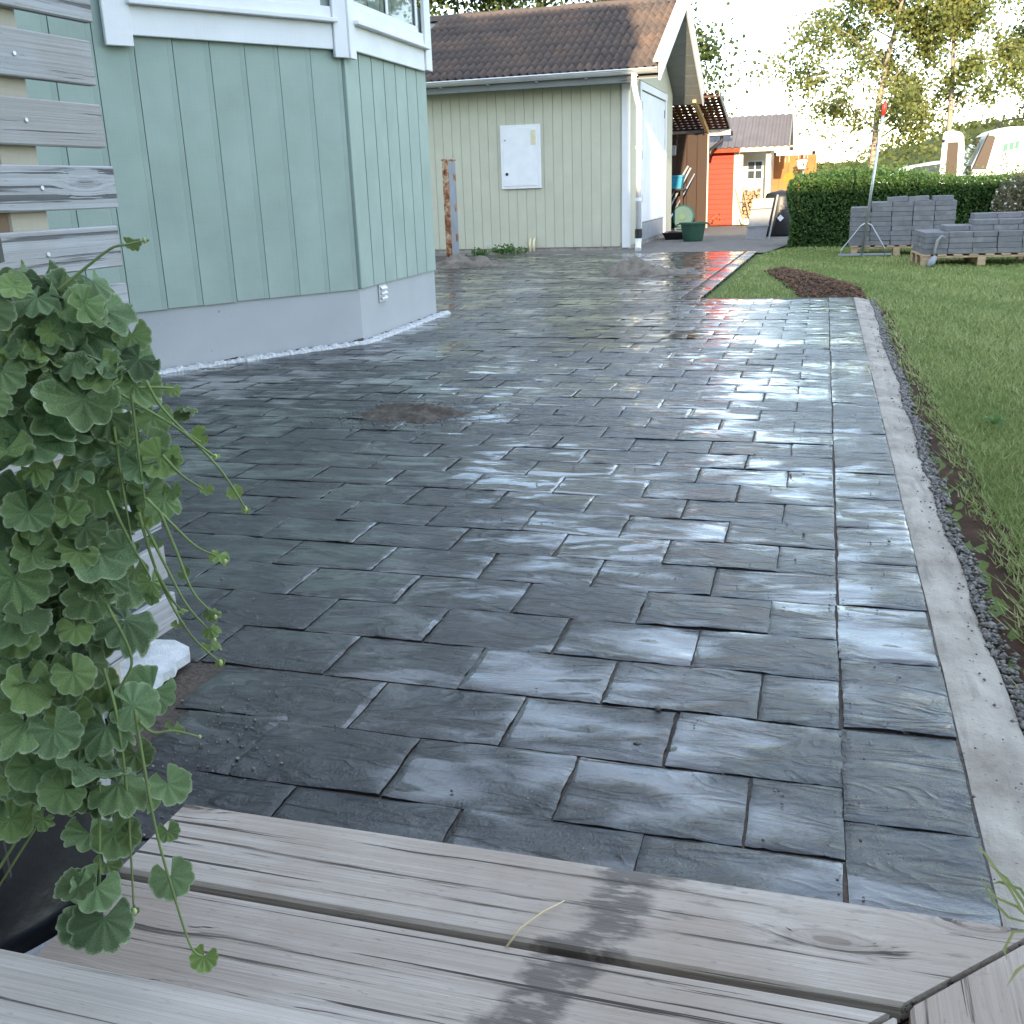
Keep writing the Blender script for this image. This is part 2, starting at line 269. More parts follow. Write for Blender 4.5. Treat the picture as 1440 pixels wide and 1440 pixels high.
# ------------------------------------------------------------------ mesh helpers
class MB:
    def __init__(s): s.v = []; s.f = []
    def add(s, vs, fs):
        o = len(s.v); s.v += [tuple(x) for x in vs]; s.f += [tuple(i+o for i in f) for f in fs]; return s
    def box(s, x0, x1, y0, y1, z0, z1):
        return s.add([(x0,y0,z0),(x1,y0,z0),(x1,y1,z0),(x0,y1,z0),(x0,y0,z1),(x1,y0,z1),(x1,y1,z1),(x0,y1,z1)], [(0,3,2,1),(4,5,6,7),(0,1,5,4),(1,2,6,5),(2,3,7,6),(3,0,4,7)])
    def cbox(s, x0, x1, y0, y1, z0, z1, c=.004):
        vs = []; idx = {}
        for ix, (xa, xs) in enumerate(((x0, 1), (x1, -1))):
            for iy, (ya, ys) in enumerate(((y0, 1), (y1, -1))):
                for iz, (za, zs) in enumerate(((z0, 1), (z1, -1))):
                    for k in range(3):
                        p = [xa+xs*c, ya+ys*c, za+zs*c]; p[k] = (xa, ya, za)[k]; idx[ix, iy, iz, k] = len(vs); vs.append(tuple(p))
        fs = []
        for k in range(3):
            a, b = [i for i in range(3) if i != k]
            for side in (0, 1):
                q = []
                for (p, r_) in ((0, 0), (1, 0), (1, 1), (0, 1)):
                    t = [0, 0, 0]; t[k] = side; t[a] = p; t[b] = r_; q.append(idx[t[0], t[1], t[2], k])
                fs.append(q if (side == 1) == (k != 1) else q[::-1])
        for k in range(3):
            a, b = [i for i in range(3) if i != k]
            for p in (0, 1):
                for r_ in (0, 1):
                    t0 = [0, 0, 0]; t1 = [0, 0, 0]; t0[a] = t1[a] = p; t0[b] = t1[b] = r_; t1[k] = 1
                    q = [idx[(*t0, a)], idx[(*t1, a)], idx[(*t1, b)], idx[(*t0, b)]]
                    fs.append(q)
        for ix in (0, 1):
            for iy in (0, 1):
                for iz in (0, 1): fs.append([idx[ix, iy, iz, k] for k in range(3)])
        s.add(vs, fs); s.fix = True; return s
    def tube(s, pts, r, n=8, cap=True):
        pts = [Vector(p) for p in pts]; rs = r if isinstance(r, (list, tuple)) else [r]*len(pts); o = len(s.v); up = Vector((0, 0, 1)); prev = None
        for i, p in enumerate(pts):
            t = (pts[min(i+1, len(pts)-1)] - pts[max(i-1, 0)]).normalized()
            a = prev - t*prev.dot(t) if prev is not None else t.orthogonal()
            if a.length < 1e-6: a = t.orthogonal()
            a.normalize(); prev = a; b = t.cross(a)
            for k in range(n):
                an = 2*math.pi*k/n; s.v.append(tuple(p + (a*math.cos(an)+b*math.sin(an))*rs[i]))
        for i in range(len(pts)-1):
            for k in range(n): s.f.append((o+i*n+k, o+i*n+(k+1) % n, o+(i+1)*n+(k+1) % n, o+(i+1)*n+k))
        if cap: s.f.append(tuple(o+k for k in range(n))[::-1]); s.f.append(tuple(o+(len(pts)-1)*n+k for k in range(n)))
        return s
    def lathe(s, prof, n=20, c=(0, 0, 0)):
        o = len(s.v)
        for r, z in prof:
            for k in range(n): an = 2*math.pi*k/n; s.v.append((c[0]+r*math.cos(an), c[1]+r*math.sin(an), c[2]+z))
        for i in range(len(prof)-1):
            for k in range(n): s.f.append((o+i*n+k, o+i*n+(k+1) % n, o+(i+1)*n+(k+1) % n, o+(i+1)*n+k))
        return s
    def prism(s, poly, axis, a, b):
        """poly in the two other axes (in order x,y,z without axis), extruded from a to b"""
        n = len(poly); vs = []
        for t in (a, b):
            for p in poly: q = list(p); q.insert(axis, t); vs.append(tuple(q))
        fs = [tuple(range(n)), tuple(range(2*n-1, n-1, -1))] + [(i, i+n, (i+1) % n+n, (i+1) % n) for i in range(n)]
        return s.add(vs, fs)
    def quad(s, a, b, c, d): return s.add([a, b, c, d], [(0, 1, 2, 3)])
def mesh_of(name, mb, mat, smooth=False, fix=True):
    me = bpy.data.meshes.new(name); me.from_pydata(mb.v, [], mb.f)
    if fix and len(mb.f) < 60000:
        import bmesh
        bm = bmesh.new(); bm.from_mesh(me); bmesh.ops.recalc_face_normals(bm, faces=bm.faces); bm.to_mesh(me); bm.free()
    if isinstance(mat, str): mat = M[mat]
    if mat: me.materials.append(mat)
    if smooth: me.polygons.foreach_set('use_smooth', [True]*len(me.polygons))
    me.update(); return me
def link(name, me, parent=None, loc=(0, 0, 0), rot=(0, 0, 0), scale=(1, 1, 1)):
    o = bpy.data.objects.new(name, me); COL.objects.link(o); o.location = loc; o.rotation_euler = rot; o.scale = scale
    if parent is not None: o.parent = parent
    return o
def obj(name, mb, mat, parent=None, loc=(0, 0, 0), rot=(0, 0, 0), smooth=False, fix=True):
    return link(name, mesh_of(name, mb, mat, smooth, fix), parent, loc, rot)
def tag(o, label=None, cat=None, group=None, kind=None):
    if label: o['label'] = label
    if cat: o['category'] = cat
    if group: o['group'] = group
    if kind: o['kind'] = kind
    return o
def thing(name, label, cat, loc=(0, 0, 0), rz=0, group=None):
    o = link(name, None, None, loc, (0, 0, rz)); o.empty_display_size = .1
    return tag(o, label, cat, group)
def board(name, length, width, thick, mat, parent, loc, rot=(0, 0, 0), c=.004):
    mb = MB().cbox(-length/2, length/2, -width/2, width/2, -thick/2, thick/2, c)
    return obj(name, mb, mat, parent, loc, rot)
def fb(p, s=1., o=3): return noise.fractal(Vector(p)*s, .9, 2.1, o)
def np_mesh(name, verts, faces_flat, nper, mat, tint=None, smooth=False):
    me = bpy.data.meshes.new(name); nv = len(verts); nf = len(faces_flat)//nper
    me.vertices.add(nv); me.vertices.foreach_set('co', np.asarray(verts, np.float32).ravel())
    me.loops.add(nf*nper); me.loops.foreach_set('vertex_index', np.asarray(faces_flat, np.int32))
    me.polygons.add(nf); me.polygons.foreach_set('loop_start', np.arange(0, nf*nper, nper, dtype=np.int32))
    me.update(calc_edges=True)
    if tint is not None:
        a = me.attributes.new('tint', 'FLOAT', 'POINT'); a.data.foreach_set('value', np.asarray(tint, np.float32))
    me.materials.append(M[mat]);
    if smooth: me.polygons.foreach_set('use_smooth', [True]*nf)
    return me
def leaf_cloud(name, centers, size, mat, parent, tint=None, flat=0., aspect=.6):
    """one small bent leaf (two triangles folded along the midrib) at each centre"""
    n = len(centers); d = rng.normal(size=(n, 3)); d /= np.linalg.norm(d, axis=1)[:, None]
    nn = rng.normal(size=(n, 3)); nn[:, 2] += flat; s_ = np.cross(d, nn); s_ /= np.linalg.norm(s_, axis=1)[:, None]; up = np.cross(s_, d)
    sz = size*rng.uniform(.6, 1.3, n)[:, None]
    a = centers - d*sz*.5; b = centers + d*sz*.5; l = centers + s_*sz*aspect*.5 + up*sz*.12; r_ = centers - s_*sz*aspect*.5 + up*sz*.12
    v = np.stack([a, l, b, r_], 1).reshape(-1, 3); i = np.arange(n)*4
    f = np.stack([i, i+1, i+2, i, i+2, i+3], 1).ravel()
    if tint is None: tint = rng.uniform(0, 1, n)
    return link(name, np_mesh(name, v, f, 3, mat, np.repeat(tint, 4)), parent)

# ------------------------------------------------------------------ ground
mb = MB(); xs = [-900, -200, -60, -20, -8, 0, 4, 8, 20, 60, 200, 900]; ys = [-900, -200, -40, -8, 0, 6, 12, 20, 30, 60, 200, 1400]
for y in ys:
    for x in xs: mb.v.append((x, y, -.045))
for j in range(len(ys)-1):
    for i in range(len(xs)-1): a = j*len(xs)+i; mb.f.append((a, a+1, a+1+len(xs), a+len(xs)))
tag(obj('ground', mb, 'lawn', fix=False), kind='structure')
def sheet(name, poly, z, mat, kind='structure', sub=None):
    mb = MB().add([(x, y, z) for x, y in poly], [tuple(range(len(poly)))]); return tag(obj(name, mb, mat, fix=False), kind=kind)
sheet('gravel_yard', [(-9, 16.6), (-1.0, 16.6), (-.75, 18.4), (-.4, 20.5), (0.5, 24), (0, 32), (-12, 32), (-12, 16.6)], -.02, 'gravel_yard')

# ------------------------------------------------------------------ paving
PL, PW, PX, PY = .3475, .2305, .353, .236
def paver_mesh(lx, ly, nx, ny, seed, relief=.0050, mat='paver'):
    mb = MB(); s = seed*13.7; ang = random.uniform(-.35, .35); ca, sa = math.cos(ang), math.sin(ang)
    tl = (random.uniform(-.0006, .0006), random.uniform(-.0006, .0006))
    def edge(t, k): return .0030*noise.noise(Vector((t*14, k*5.1+s, s)))+.0022*noise.noise(Vector((t*60, k*5.1+s, s+3)))
    for j in range(ny+1):
        for i in range(nx+1):
            u, v = i/nx, j/ny
            # crowd rows towards the rim so the arris stays crisp
            uu = .5-.5*math.cos(math.pi*u) if nx > 6 else u; uu = .55*uu+.45*u; vv = .5-.5*math.cos(math.pi*v) if ny > 6 else v; vv = .55*vv+.45*v
            x, y = (uu-.5)*lx, (vv-.5)*ly
            if i == 0: x += edge(y, 1)
            if i == nx: x += edge(y, 2)
            if j == 0: y += edge(x, 3)
            if j == ny: y += edge(x, 4)
            xr, yr = x*ca-y*sa, x*sa+y*ca
            wv = noise.fractal(Vector((xr*3.2+s, yr*11+s, s)), .8, 2., 3); rid = 1-abs(noise.noise(Vector((xr*4+s, yr*15, s+5))))*2
            z = relief*(.95*wv + .45*max(0, rid)-.25) + tl[0]*u*2 + tl[1]*v*2
            e = min(min(x+lx/2, lx/2-x), min(y+ly/2, ly/2-y)); e = max(e, 0)
            z -= .0030*max(0, 1-e/.005)**1.4
            mb.v.append((x, y, max(z, -.0040)))
    w_ = nx+1
    for j in range(ny):
        for i in range(nx): a = j*w_+i; mb.f.append((a, a+1, a+1+w_, a+w_))
    rim = [i for i in range(w_)] + [j*w_+nx for j in range(1, ny+1)] + [ny*w_+i for i in range(nx-1, -1, -1)] + [j*w_ for j in range(ny-1, 0, -1)]
    o = len(mb.v)
    n = len(rim)
    for i in rim: mb.v.append(mb.v[i])
    for i in rim: x, y, z = mb.v[i]; mb.v.append((x, y, -.06))
    for k in range(n): mb.f.append((o+k, o+n+k, o+n+(k+1) % n, o+(k+1) % n))
    return mb
full = [mesh_of('paver', paver_mesh(PL, PW, 20, 14, i), 'paver', True, False) for i in range(22)]
half = [mesh_of('paver', paver_mesh(PX/2-.0055, PW, 12, 14, 40+i), 'paver', True, False) for i in range(8)]
bord = [mesh_of('paver', paver_mesh(PW, PL, 14, 20, 140+i), 'paver', True, False) for i in range(9)]
cut = [mesh_of('paver', paver_mesh(w_, PW, 10, 14, 60+i), 'paver', True, False) for i, w_ in enumerate((.24, .13, .29))]
pavement = obj('pavement', MB().add([(-9, -1.0, -.0072), (.238, -1.0, -.0072), (.238, 9.33, -.0072), (-1.30, 9.33, -.0072), (-1.16, 16.95, -.0072), (-9, 16.95, -.0072)], [(0, 1, 2, 3), (0, 3, 4, 5)]), 'joint_sand', fix=False)
tag(pavement, kind='structure')
slots = []   # (x, y, kind, rot)
yb = .125 - 3*.354
while yb < 9.2:
    slots.append((.118, yb+.177, 'b', 0)); yb += .354
NR = 0
for k in range(-4, 72):
    y = (k+.5)*PY
    if y > 16.8: break
    # rows start with a half piece and a whole one by turns
    xr = 0. if y < 9.32 else -1.29+(y-9.3)*.018
    x = xr; first = True; odd = (k % 2 == 0)
    if y > 9.32: slots.append((x-.06, y, 'h', 0)); x -= PX/2
    while x > -8.2:
        if first and odd: wd, kd = PX/2, 'h'
        else: wd, kd = PX, 'f'
        cx = x-wd/2; x -= wd; first = False
        if 0 < y < .47 and cx < -1.32: continue            # pieces still missing beside the fence
        if cx < -4.9 and y < 8: continue
        if cx < -3.95 and 5.2 < y < 8.6: continue
        if cx < -5.5 and y > 13.6: continue
        if cx < -4.0-(y-8)*.42 and y > 8.4: continue
        slots.append((cx, y, kd, 0))
slots.append((-1.345, .118, 'c0', 0)); slots.append((-1.36, .354, 'c2', 0))
def seen(x, y):
    d = Vector((x, y, 0))-CAM; z = d.dot(_f)
    if z < .1: return 0
    u, v_ = 720+FPX*d.dot(_r)/z, 720-FPX*d.dot(_u)/z
    if u < -80 or u > 1500 or v_ > 1330: return 0
    if u < 200 and v_ > 700: return .2/z**3
    return 1/z**3
slots.sort(key=lambda s_: -seen(s_[0], s_[1])*(1.0 if s_[2] != 'h' else .6))
far = MB(); lowf = [paver_mesh(PL, PW, 7, 5, 80+i, .004) for i in range(14)]; lowh = [paver_mesh(PX/2-.008, PW, 4, 5, 100+i, .004) for i in range(6)]
nnear = 0
for i, (x, y, kd, rt) in enumerate(slots):
    jx, jy, jr, jz = random.gauss(0, .0015), random.gauss(0, .0015), random.gauss(0, .004), random.gauss(0, .0004)
    flip = math.pi*random.randint(0, 1)+jr+(math.pi/2 if rt else 0)
    if seen(x, y) > 0 and nnear < 298:
        me = random.choice(full) if kd == 'f' else random.choice(bord) if kd == 'b' else random.choice(half) if kd == 'h' else cut[int(kd[1])]
        o = link('paver', me, pavement, (x+jx, y+jy, jz), (random.gauss(0, .0012), random.gauss(0, .0012), flip)); nnear += 1
    elif seen(x, y) > 0 or y > -.6:
        src = random.choice(lowf) if kd != 'h' else random.choice(lowh); flip += math.pi/2*(kd == 'b'); ca, sa = math.cos(flip), math.sin(flip); tx, ty = random.gauss(0, .0022), random.gauss(0, .0022)
        far.add([(x+jx+a*ca-b*sa, y+jy+a*sa+b*ca, c+jz+a*tx+b*ty) for a, b, c in src.v], src.f)
o = obj('paver_field', far, 'paver_far', pavement, smooth=True, fix=False); o['kind'] = 'stuff'

# sand and grit left on the paving
def mound(name, label, cx, cy, rx, ry, h, mat, rz=0, seed=0, n=64):
    mb = MB()
    for j in range(n+1):
        for i in range(n+1):
            u, v_ = (i/n*2-1)*1.6, (j/n*2-1)*1.6; x, y = u*rx, v_*ry; q = u*u+v_*v_
            z = h*(1.15*math.exp(-1.5*q)+.85*noise.fractal(Vector((u*1.5+seed, v_*1.5, seed)), .7, 2, 5)*math.exp(-.45*q)) + .006*noise.noise(Vector((x*40, y*40, seed))) + .004*noise.noise(Vector((x*90, y*90, seed+1))) - .010-.36*h
            if max(abs(u), abs(v_)) > 1.5: z = min(z, -.012)
            mb.v.append((x, y, z))
    for j in range(n):
        for i in range(n): a = j*(n+1)+i; mb.f.append((a, a+1, a+n+2, a+n+1))
    o = obj(name, mb, mat, None, (cx, cy, .002), (0, 0, rz), True, False); return tag(o, label, 'sand')
mound('sand_heap', 'low heap of damp grey-brown sand left on the dark paving near the house', -2.16, 3.48, .40, .29, .046, 'wet_sand', -.2, 3)
mound('sand_heap', 'larger flat sand heap on the far paving in front of the green shed', -2.42, 12.6, .58, .70, .16, 'sand', .2, 8)
mound('sand_heap', 'pale sand heap at the paving edge behind the house corner', -5.5, 14.35, .72, .5, .16, 'sand', 0, 5)
# crumbs of grit in patches over the paving
pts = []
for cx, cy, sx, sy, k in ((-2.15, 3.47, .22, .16, 1500), (-2.1, 3.45, .40, .24, 500), (-.9, .9, .7, .8, 170), (-.1, 1.5, .25, 1.6, 150), (.1, 3.0, .12, 2.5, 150), (-1.3, .1, .1, .16, 160), (-.55, 4.2, .8, 1.2, 100), (0, .1, .02, .5, 90)):
    pts.append(np.c_[rng.normal(cx, sx, k), rng.normal(cy, sy, k), rng.uniform(.002, .007, k)])
pts = np.concatenate(pts)
pts = pts[(pts[:, 1] > -.32)]
def stones(name, pts, size, mat, parent=None, sq=.7):
    base = np.array([(1,0,0),(-1,0,0),(0,1,0),(0,-1,0),(0,0,1),(0,0,-1)], float); fc = np.array([(0,2,4),(2,1,4),(1,3,4),(3,0,4),(2,0,5),(1,2,5),(3,1,5),(0,3,5)])
    n = len(pts); sc = size*rng.lognormal(0, .4, (n, 1, 1))*rng.uniform(.6, 1.3, (n, 6, 1)); v = base[None]*sc; v[:, :, 2] *= sq
    an = rng.uniform(0, 6.28, n); c, s_ = np.cos(an), np.sin(an); x = v[:, :, 0]*c[:, None]-v[:, :, 1]*s_[:, None]; y = v[:, :, 0]*s_[:, None]+v[:, :, 1]*c[:, None]
    v = np.stack([x, y, v[:, :, 2]], -1)+pts[:, None, :]; f = (fc[None]+np.arange(n)[:, None, None]*6).ravel()
    return link(name, np_mesh(name, v.reshape(-1, 3), f, 3, mat), parent)
tag(stones('grit', pts, .0026, 'stone'), 'fine grit scattered over the wet paving', 'grit', kind='stuff')

# concrete edge support along the border, its gravel and the bare soil beside the lawn
mb = MB(); ny = 150; prof = 9
def edge_out(y): return .385+.012*math.sin(y*1.7)+.03*noise.noise(Vector((y*1.3, 3, 0)))+.015*noise.noise(Vector((y*7, 1, 0)))+.005*max(0, min(y-4, 5))
for j in range(ny+1):
    y = -1.2+10.55*j/ny; xo = edge_out(y)
    for i in range(prof+1):
        t = i/prof; x = .2385+(xo-.2385)*t
        gx = .243+(xo-.243)*(.52+.08*math.sin(y*1.1)+.05*noise.noise(Vector((y*2.1, 9, 0))))
        g = math.exp(-((x-gx)/.006)**2)*.010*(noise.noise(Vector((y*.9, 5, 2))) > -.15)
        z = -.007-.034*t**2.2+.005*noise.noise(Vector((x*20, y*6, 0)))+.004*noise.noise(Vector((x*60, y*40, 0)))-g
        if i == prof: z = -.06
        mb.v.append((x, y, z))
for j in range(ny):
    for i in range(prof): a = j*(prof+1)+i; mb.f.append((a, a+1, a+prof+2, a+prof+1))
tag(obj('concrete_edging', mb, 'concrete', smooth=True, fix=False), kind='structure')
def lawn_edge(y): return .505+.035*noise.noise(Vector((y*.8, 20, 0)))+.04*noise.noise(Vector((y*3.1, 21, 0)))-.006*min(max(y-2, 0), 7)
mb = MB(); nn_ = 8
for j in range(ny+1):
    y = -1.2+10.7*j/ny; x0 = edge_out(y)-.03; x1 = lawn_edge(y)+.05
    for i in range(nn_+1):
        t = i/nn_; x = x0+(x1-x0)*t
        mb.v.append((x, y, -.048+.010*t+.010*noise.noise(Vector((x*30, y*30, 0)))+.008*noise.noise(Vector((x*80, y*80, 4)))))
for j in range(ny):
    for i in range(nn_): a = j*(nn_+1)+i; mb.f.append((a, a+1, a+nn_+2, a+nn_+1))
tag(obj('soil_strip', mb, 'soil', smooth=True, fix=False), kind='structure')
yy = rng.uniform(-.3, 9.4, 5200); k = np.array([edge_out(y) for y in yy]); xx = k + np.abs(rng.normal(.0, .020, 5200)) - .012
tag(stones('gravel', np.c_[xx, yy, -.040+.012*rng.random(5200)+.2*np.maximum(0, xx-k)], .0075, 'stone'), 'loose grey gravel along the concrete edging', 'gravel', kind='stuff')
yy = rng.uniform(.2, 9.3, 500); xx = .25+rng.random(500)*.15
stones_o = tag(stones('loose_stones', np.c_[xx, yy, np.full(500, -.015)], .0035, 'stone'), 'small stones and crumbs lying on the concrete edging', 'stones', kind='stuff')
# bark and soil patch in the lawn
poly = [(-.25, 9.42), (.36, 9.30), (.34, 10.4), (.05, 11.6), (-.35, 12.9), (-.62, 13.5), (-.80, 12.8), (-.55, 11.5)]
mb = MB(); cxp = sum(p[0] for p in poly)/8; cyp = sum(p[1] for p in poly)/8; n = 48; rings = 9; bd = []
for k in range(n):
    t = k/n*8; i = int(t); f_ = t-i; a, b = poly[i], poly[(i+1) % 8]; bd.append((a[0]+(b[0]-a[0])*f_+.05*noise.noise(Vector((k*.7, 0, 0))), a[1]+(b[1]-a[1])*f_))
for j in range(rings+1):
    for k in range(n):
        t = j/rings; x = cxp+(bd[k][0]-cxp)*t; y = cyp+(bd[k][1]-cyp)*t; mb.v.append((x, y, -.034+.022*(1-t*t)+.022*noise.noise(Vector((x*9, y*5, 1)))*(1-t**3)))
for j in range(rings):
    for k in range(n): mb.f.append((j*n+k, j*n+(k+1) % n, (j+1)*n+(k+1) % n, (j+1)*n+k))
tag(obj('soil_patch', mb, 'soil', smooth=True, fix=False), kind='structure')
kk = rng.random(2600)*n; ii = kk.astype(int); ff = kk-ii; tt = np.sqrt(rng.random(2600)); bx = np.array(bd+[bd[0]])
bx_ = bx[ii]*(1-ff)[:, None]+bx[ii+1]*ff[:, None]
px = cxp+(bx_[:, 0]-cxp)*tt; py = cyp+(bx_[:, 1]-cyp)*tt
tag(stones('bark_chips', np.c_[px, py, -.022+.022*(1-tt**2)+.01*rng.random(2600)], .012, 'bark_chip'), 'dark brown bark chips on the bare patch in the lawn', 'bark', kind='stuff')

# grass
def grass():
    N_ = 700000; d = 1.2+22*rng.random(N_)**1.55; an = rng.uniform(-.70, .95, N_)
    x = CAM.x+d*np.sin(an); y = CAM.y+d*np.cos(an)
    le = np.array([lawn_edge(t) for t in np.linspace(-2, 10, 600)]); e = np.interp(y, np.linspace(-2, 10, 600), le)
    edge_noise = rng.normal(0, .035, N_)
    ok = (y < 9.4) & (x > e+edge_noise) & (y > -1.4)
    xr = -1.13+(y-9.3)*.018
    ok |= (y >= 9.4) & (y < 18.6) & (x > xr+rng.normal(0, .03, N_)) & (y < 17.0+np.clip((x+1.0)*2.5, -1, 1.6))
    # the bare patch stays bare
    from_poly = np.zeros(N_, bool); j = 7; JIT = rng.normal(0, .10, N_)
    for i in range(8):
        xi, yi = poly[i]; xj, yj = poly[j]
        c = ((yi > y) != (yj > y)) & (x < (xj-xi)*(y-yi)/(yj-yi+1e-9)+xi+JIT); from_poly ^= c; j = i
    ok &= ~from_poly; ok &= (x < 5.5)
    x, y, d = x[ok], y[ok], d[ok]
    patch = .5+.35*np.sin(x*1.9+1.3*np.sin(y*.7))*np.cos(y*.8+x)+.2*np.sin(x*5.1+y*3.3)+.22*np.sin(x*13+3*np.sin(y*9))*np.sin(y*11+2*np.sin(x*7)) if True else np.array([0.5+.5*noise.noise(Vector((a*.9, b*.5, 3))) for a, b in zip(x[::1], y[::1])]) if len(x) < 20000 else .5+.35*np.sin(x*1.9+1.3*np.sin(y*.7))*np.cos(y*.8+x)+.2*np.sin(x*5.1+y*3.3)
    near_edge = np.clip(1-(x-np.interp(y, np.linspace(-2, 10, 600), le))/.14, 0, 1)*(y < 9.4)
    n = len(x); h = rng.uniform(.018, .045, n)*(.75+.5*np.clip(patch, 0, 1)); wd = .0016+.00055*d; th = rng.uniform(0, 6.28, n)
    lean = rng.normal(0, .55, (n, 2))*h[:, None]; lean[:, 0] -= near_edge*h*.5
    z0 = -.040+0*x
    sx, sy = np.cos(th)*wd, np.sin(th)*wd
    v = np.stack([np.c_[x-sx, y-sy, z0], np.c_[x+sx, y+sy, z0], np.c_[x+lean[:, 0], y+lean[:, 1], z0+h]], 1).reshape(-1, 3)
    dry = near_edge*rng.random(n)*(rng.random(n) < .5); t = np.clip(.15+.5*patch+rng.normal(0, .2, n)+dry*.8, 0, 1)
    print('grass blades', n)
    return link('grass', np_mesh('grass', v, np.arange(3*n), 3, 'grass_blade', np.repeat(t, 3)))
tag(grass(), 'short green lawn grass beside the paving', 'grass', kind='stuff')
def weed(x, y, n, s, label):
    t = thing('weed', label, 'weed', (x, y, -.03), 0, 'weeds in the lawn')
    for k in range(n):
        an = k*2.4+random.random(); ln = s*random.uniform(.7, 1.2); mbw = MB(); tint = []
        for i in range(7):
            q = i/6; wv = .32*ln*math.sin(math.pi*min(1, q**.8+.03))*(1+.25*(i % 2)); zz = .35*ln*math.sin(q*2.2)
            mbw.v += [(q*ln, -wv/2, zz+.02*ln), (q*ln, 0, zz), (q*ln, wv/2, zz+.02*ln)]
        for i in range(6):
            for j in (0, 1): a = i*3+j; mbw.f.append((a, a+1, a+4, a+3))
        me = mesh_of('leaf', mbw, 'weed_leaf', True, False); at_ = me.attributes.new('tint', 'FLOAT', 'POINT'); at_.data.foreach_set('value', [random.uniform(.2, .9)]*len(mbw.v))
        link('leaf', me, t, (0, 0, 0), (random.uniform(-.2, .2), -random.uniform(.0, .4), an))
for i, (x, y, n, s, lb) in enumerate(((.66, 1.28, 7, .075, 'broad-leaved weed at the soil edge, nearest the wooden step'), (.92, 2.95, 9, .09, 'leafy weed rosette in the lawn, the biggest one'), (.80, 2.55, 6, .07, 'small weed rosette just before the biggest one in the lawn'), (.75, 3.7, 7, .07, 'weed rosette in the lawn beyond the biggest one'), (.62, 1.05, 5, .06, 'low weed leaf hanging over the bare soil strip'))): weed(x, y, n, s, lb)

# ------------------------------------------------------------------ hills behind
def hill(name, x0, x1, y0, h, seed, prof, mat='hill', dep=90):
    mb = MB(); nx, nyy = 60, 14
    for j in range(nyy+1):
        for i in range(nx+1):
            s_ = i/nx; t = j/nyy; x = x0+(x1-x0)*s_; y = y0+dep*t
            mb.v.append((x, y, -.5+h*prof(s_)*math.sin(min(1, t*1.35)*math.pi/2)*(1+.16*noise.noise(Vector((x*.03, y*.03, seed)))) + 1.0*noise.noise(Vector((x*.15, y*.15, seed)))*(t > 0)))
    for j in range(nyy):
        for i in range(nx): a = j*(nx+1)+i; mb.f.append((a, a+1, a+nx+2, a+nx+1))
    o = tag(obj(name, mb, mat, smooth=True, fix=False), kind='structure'); return mb
sm = lambda a, b, x: max(0, min(1, (x-a)/(b-a)))**2*(3-2*max(0, min(1, (x-a)/(b-a))))
hb = hill('hill', 2, 122, 105, 7.6, 3, lambda s_: .62*sm(0, .055, s_)+.38*sm(.03, .16, s_))
hf = hill('distant_hill', -320, 320, 420, 19, 9, lambda s_: .75+.35*math.sin(s_*9), 'hill', 260)
def hill_wood(name, hm, nx, n, size, label):
    V = np.array(hm.v).reshape(-1, nx+1, 3); i = rng.uniform(0, nx-1, n); j = rng.uniform(0, V.shape[0]*.75, n); a = V[j.astype(int), i.astype(int)]
    c = a+np.c_[rng.normal(0, 2.2, n), rng.normal(0, 2, n), np.abs(rng.normal(0, .45, n))]
    o = leaf_cloud(name, c, size, 'far_leaf', None); tag(o, label, 'woodland', kind='stuff')
hill_wood('woodland', hb, 60, 20000, .7, 'sunlit trees covering the hill beyond the van')
hill_wood('woodland', hf, 60, 16000, 3.2, 'far band of woodland on the low horizon')

# ------------------------------------------------------------------ the house with its bay
house = thing('house', 'pale green boarded house with white window trim and grey plinth', 'house', (-4.6, 4.4, 0))
def hobj(name, mb, mat, parent=house, **k):
    o = obj(name, mb, mat, parent, **k)
    if parent is house: o.location = Vector(o.location)-house.location
    return o
A = Vector((-4.85, 3.98, 0)); B = Vector((-3.592, 6.02, 0)); Dd = Vector((-3.640, 7.86, 0))
n1 = (B-A).cross(Vector((0, 0, 1))).normalized(); n2 = (Dd-B).cross(Vector((0, 0, 1))).normalized()
# plinth
pts = [A, B, Dd, Vector((-5.2, 9.5, 0)), Vector((-6, 9.5, 0)), Vector((-6, 3, 0))]
hobj('plinth', MB().prism([(p.x, p.y) for p in pts], 2, -.1, .455), 'plinth')
# wall behind the boards
ins = [A-n1*.03, B-n1*.03-n2*.02, Dd-n2*.03, Vector((-5.2, 9.48, 0)), Vector((-6, 9.48, 0)), Vector((-6, 3, 0))]
hobj('wall', MB().prism([(p.x, p.y) for p in ins], 2, .456, 3.4), 'green_house')
def cladding(P, Q, n, z0, z1, pitch, start, cnt, drop=0, gap=0):
    d = (Q-P).normalized(); ang = math.atan2(d.y, d.x)
    for k in range(cnt):
        s0 = start+k*pitch; wd = pitch
        # flat face, shallow groove, raised lap at the far edge and a shadow gap
        pr = [(0, 0), (0, .012), (wd*.82, .0135), (wd*.825, .0128), (wd*.84, .0142), (wd-.009, .0195), (wd-.009, 0)]
        if gap: pr = [(gap, -.02), (gap, .017), (wd, .017), (wd, -.02)]
        mb = MB().prism(pr, 2, 0, z1-z0-.004*random.random())
        p = P+d*s0+n*.004; o = obj('board', mb, 'green_house', house, p-house.location+Vector((0, 0, z0-.012+.006*random.random()-drop*k)), (0, 0, ang)); o.scale = (1, -1, 1)
PITCH1 = .263
cladding(A, B, n1, .435, 2.7, PITCH1, 2.40-9*PITCH1-.02, 9)
cladding(B, Dd, n2, .435, 2.7, .262, -.006, 7, 0, .016)
hobj('corner_board', MB().cbox(-.012, .02, -.02, .012, 0, 2.2), 'green_house', loc=(B.x+.012, B.y-.004, .43))
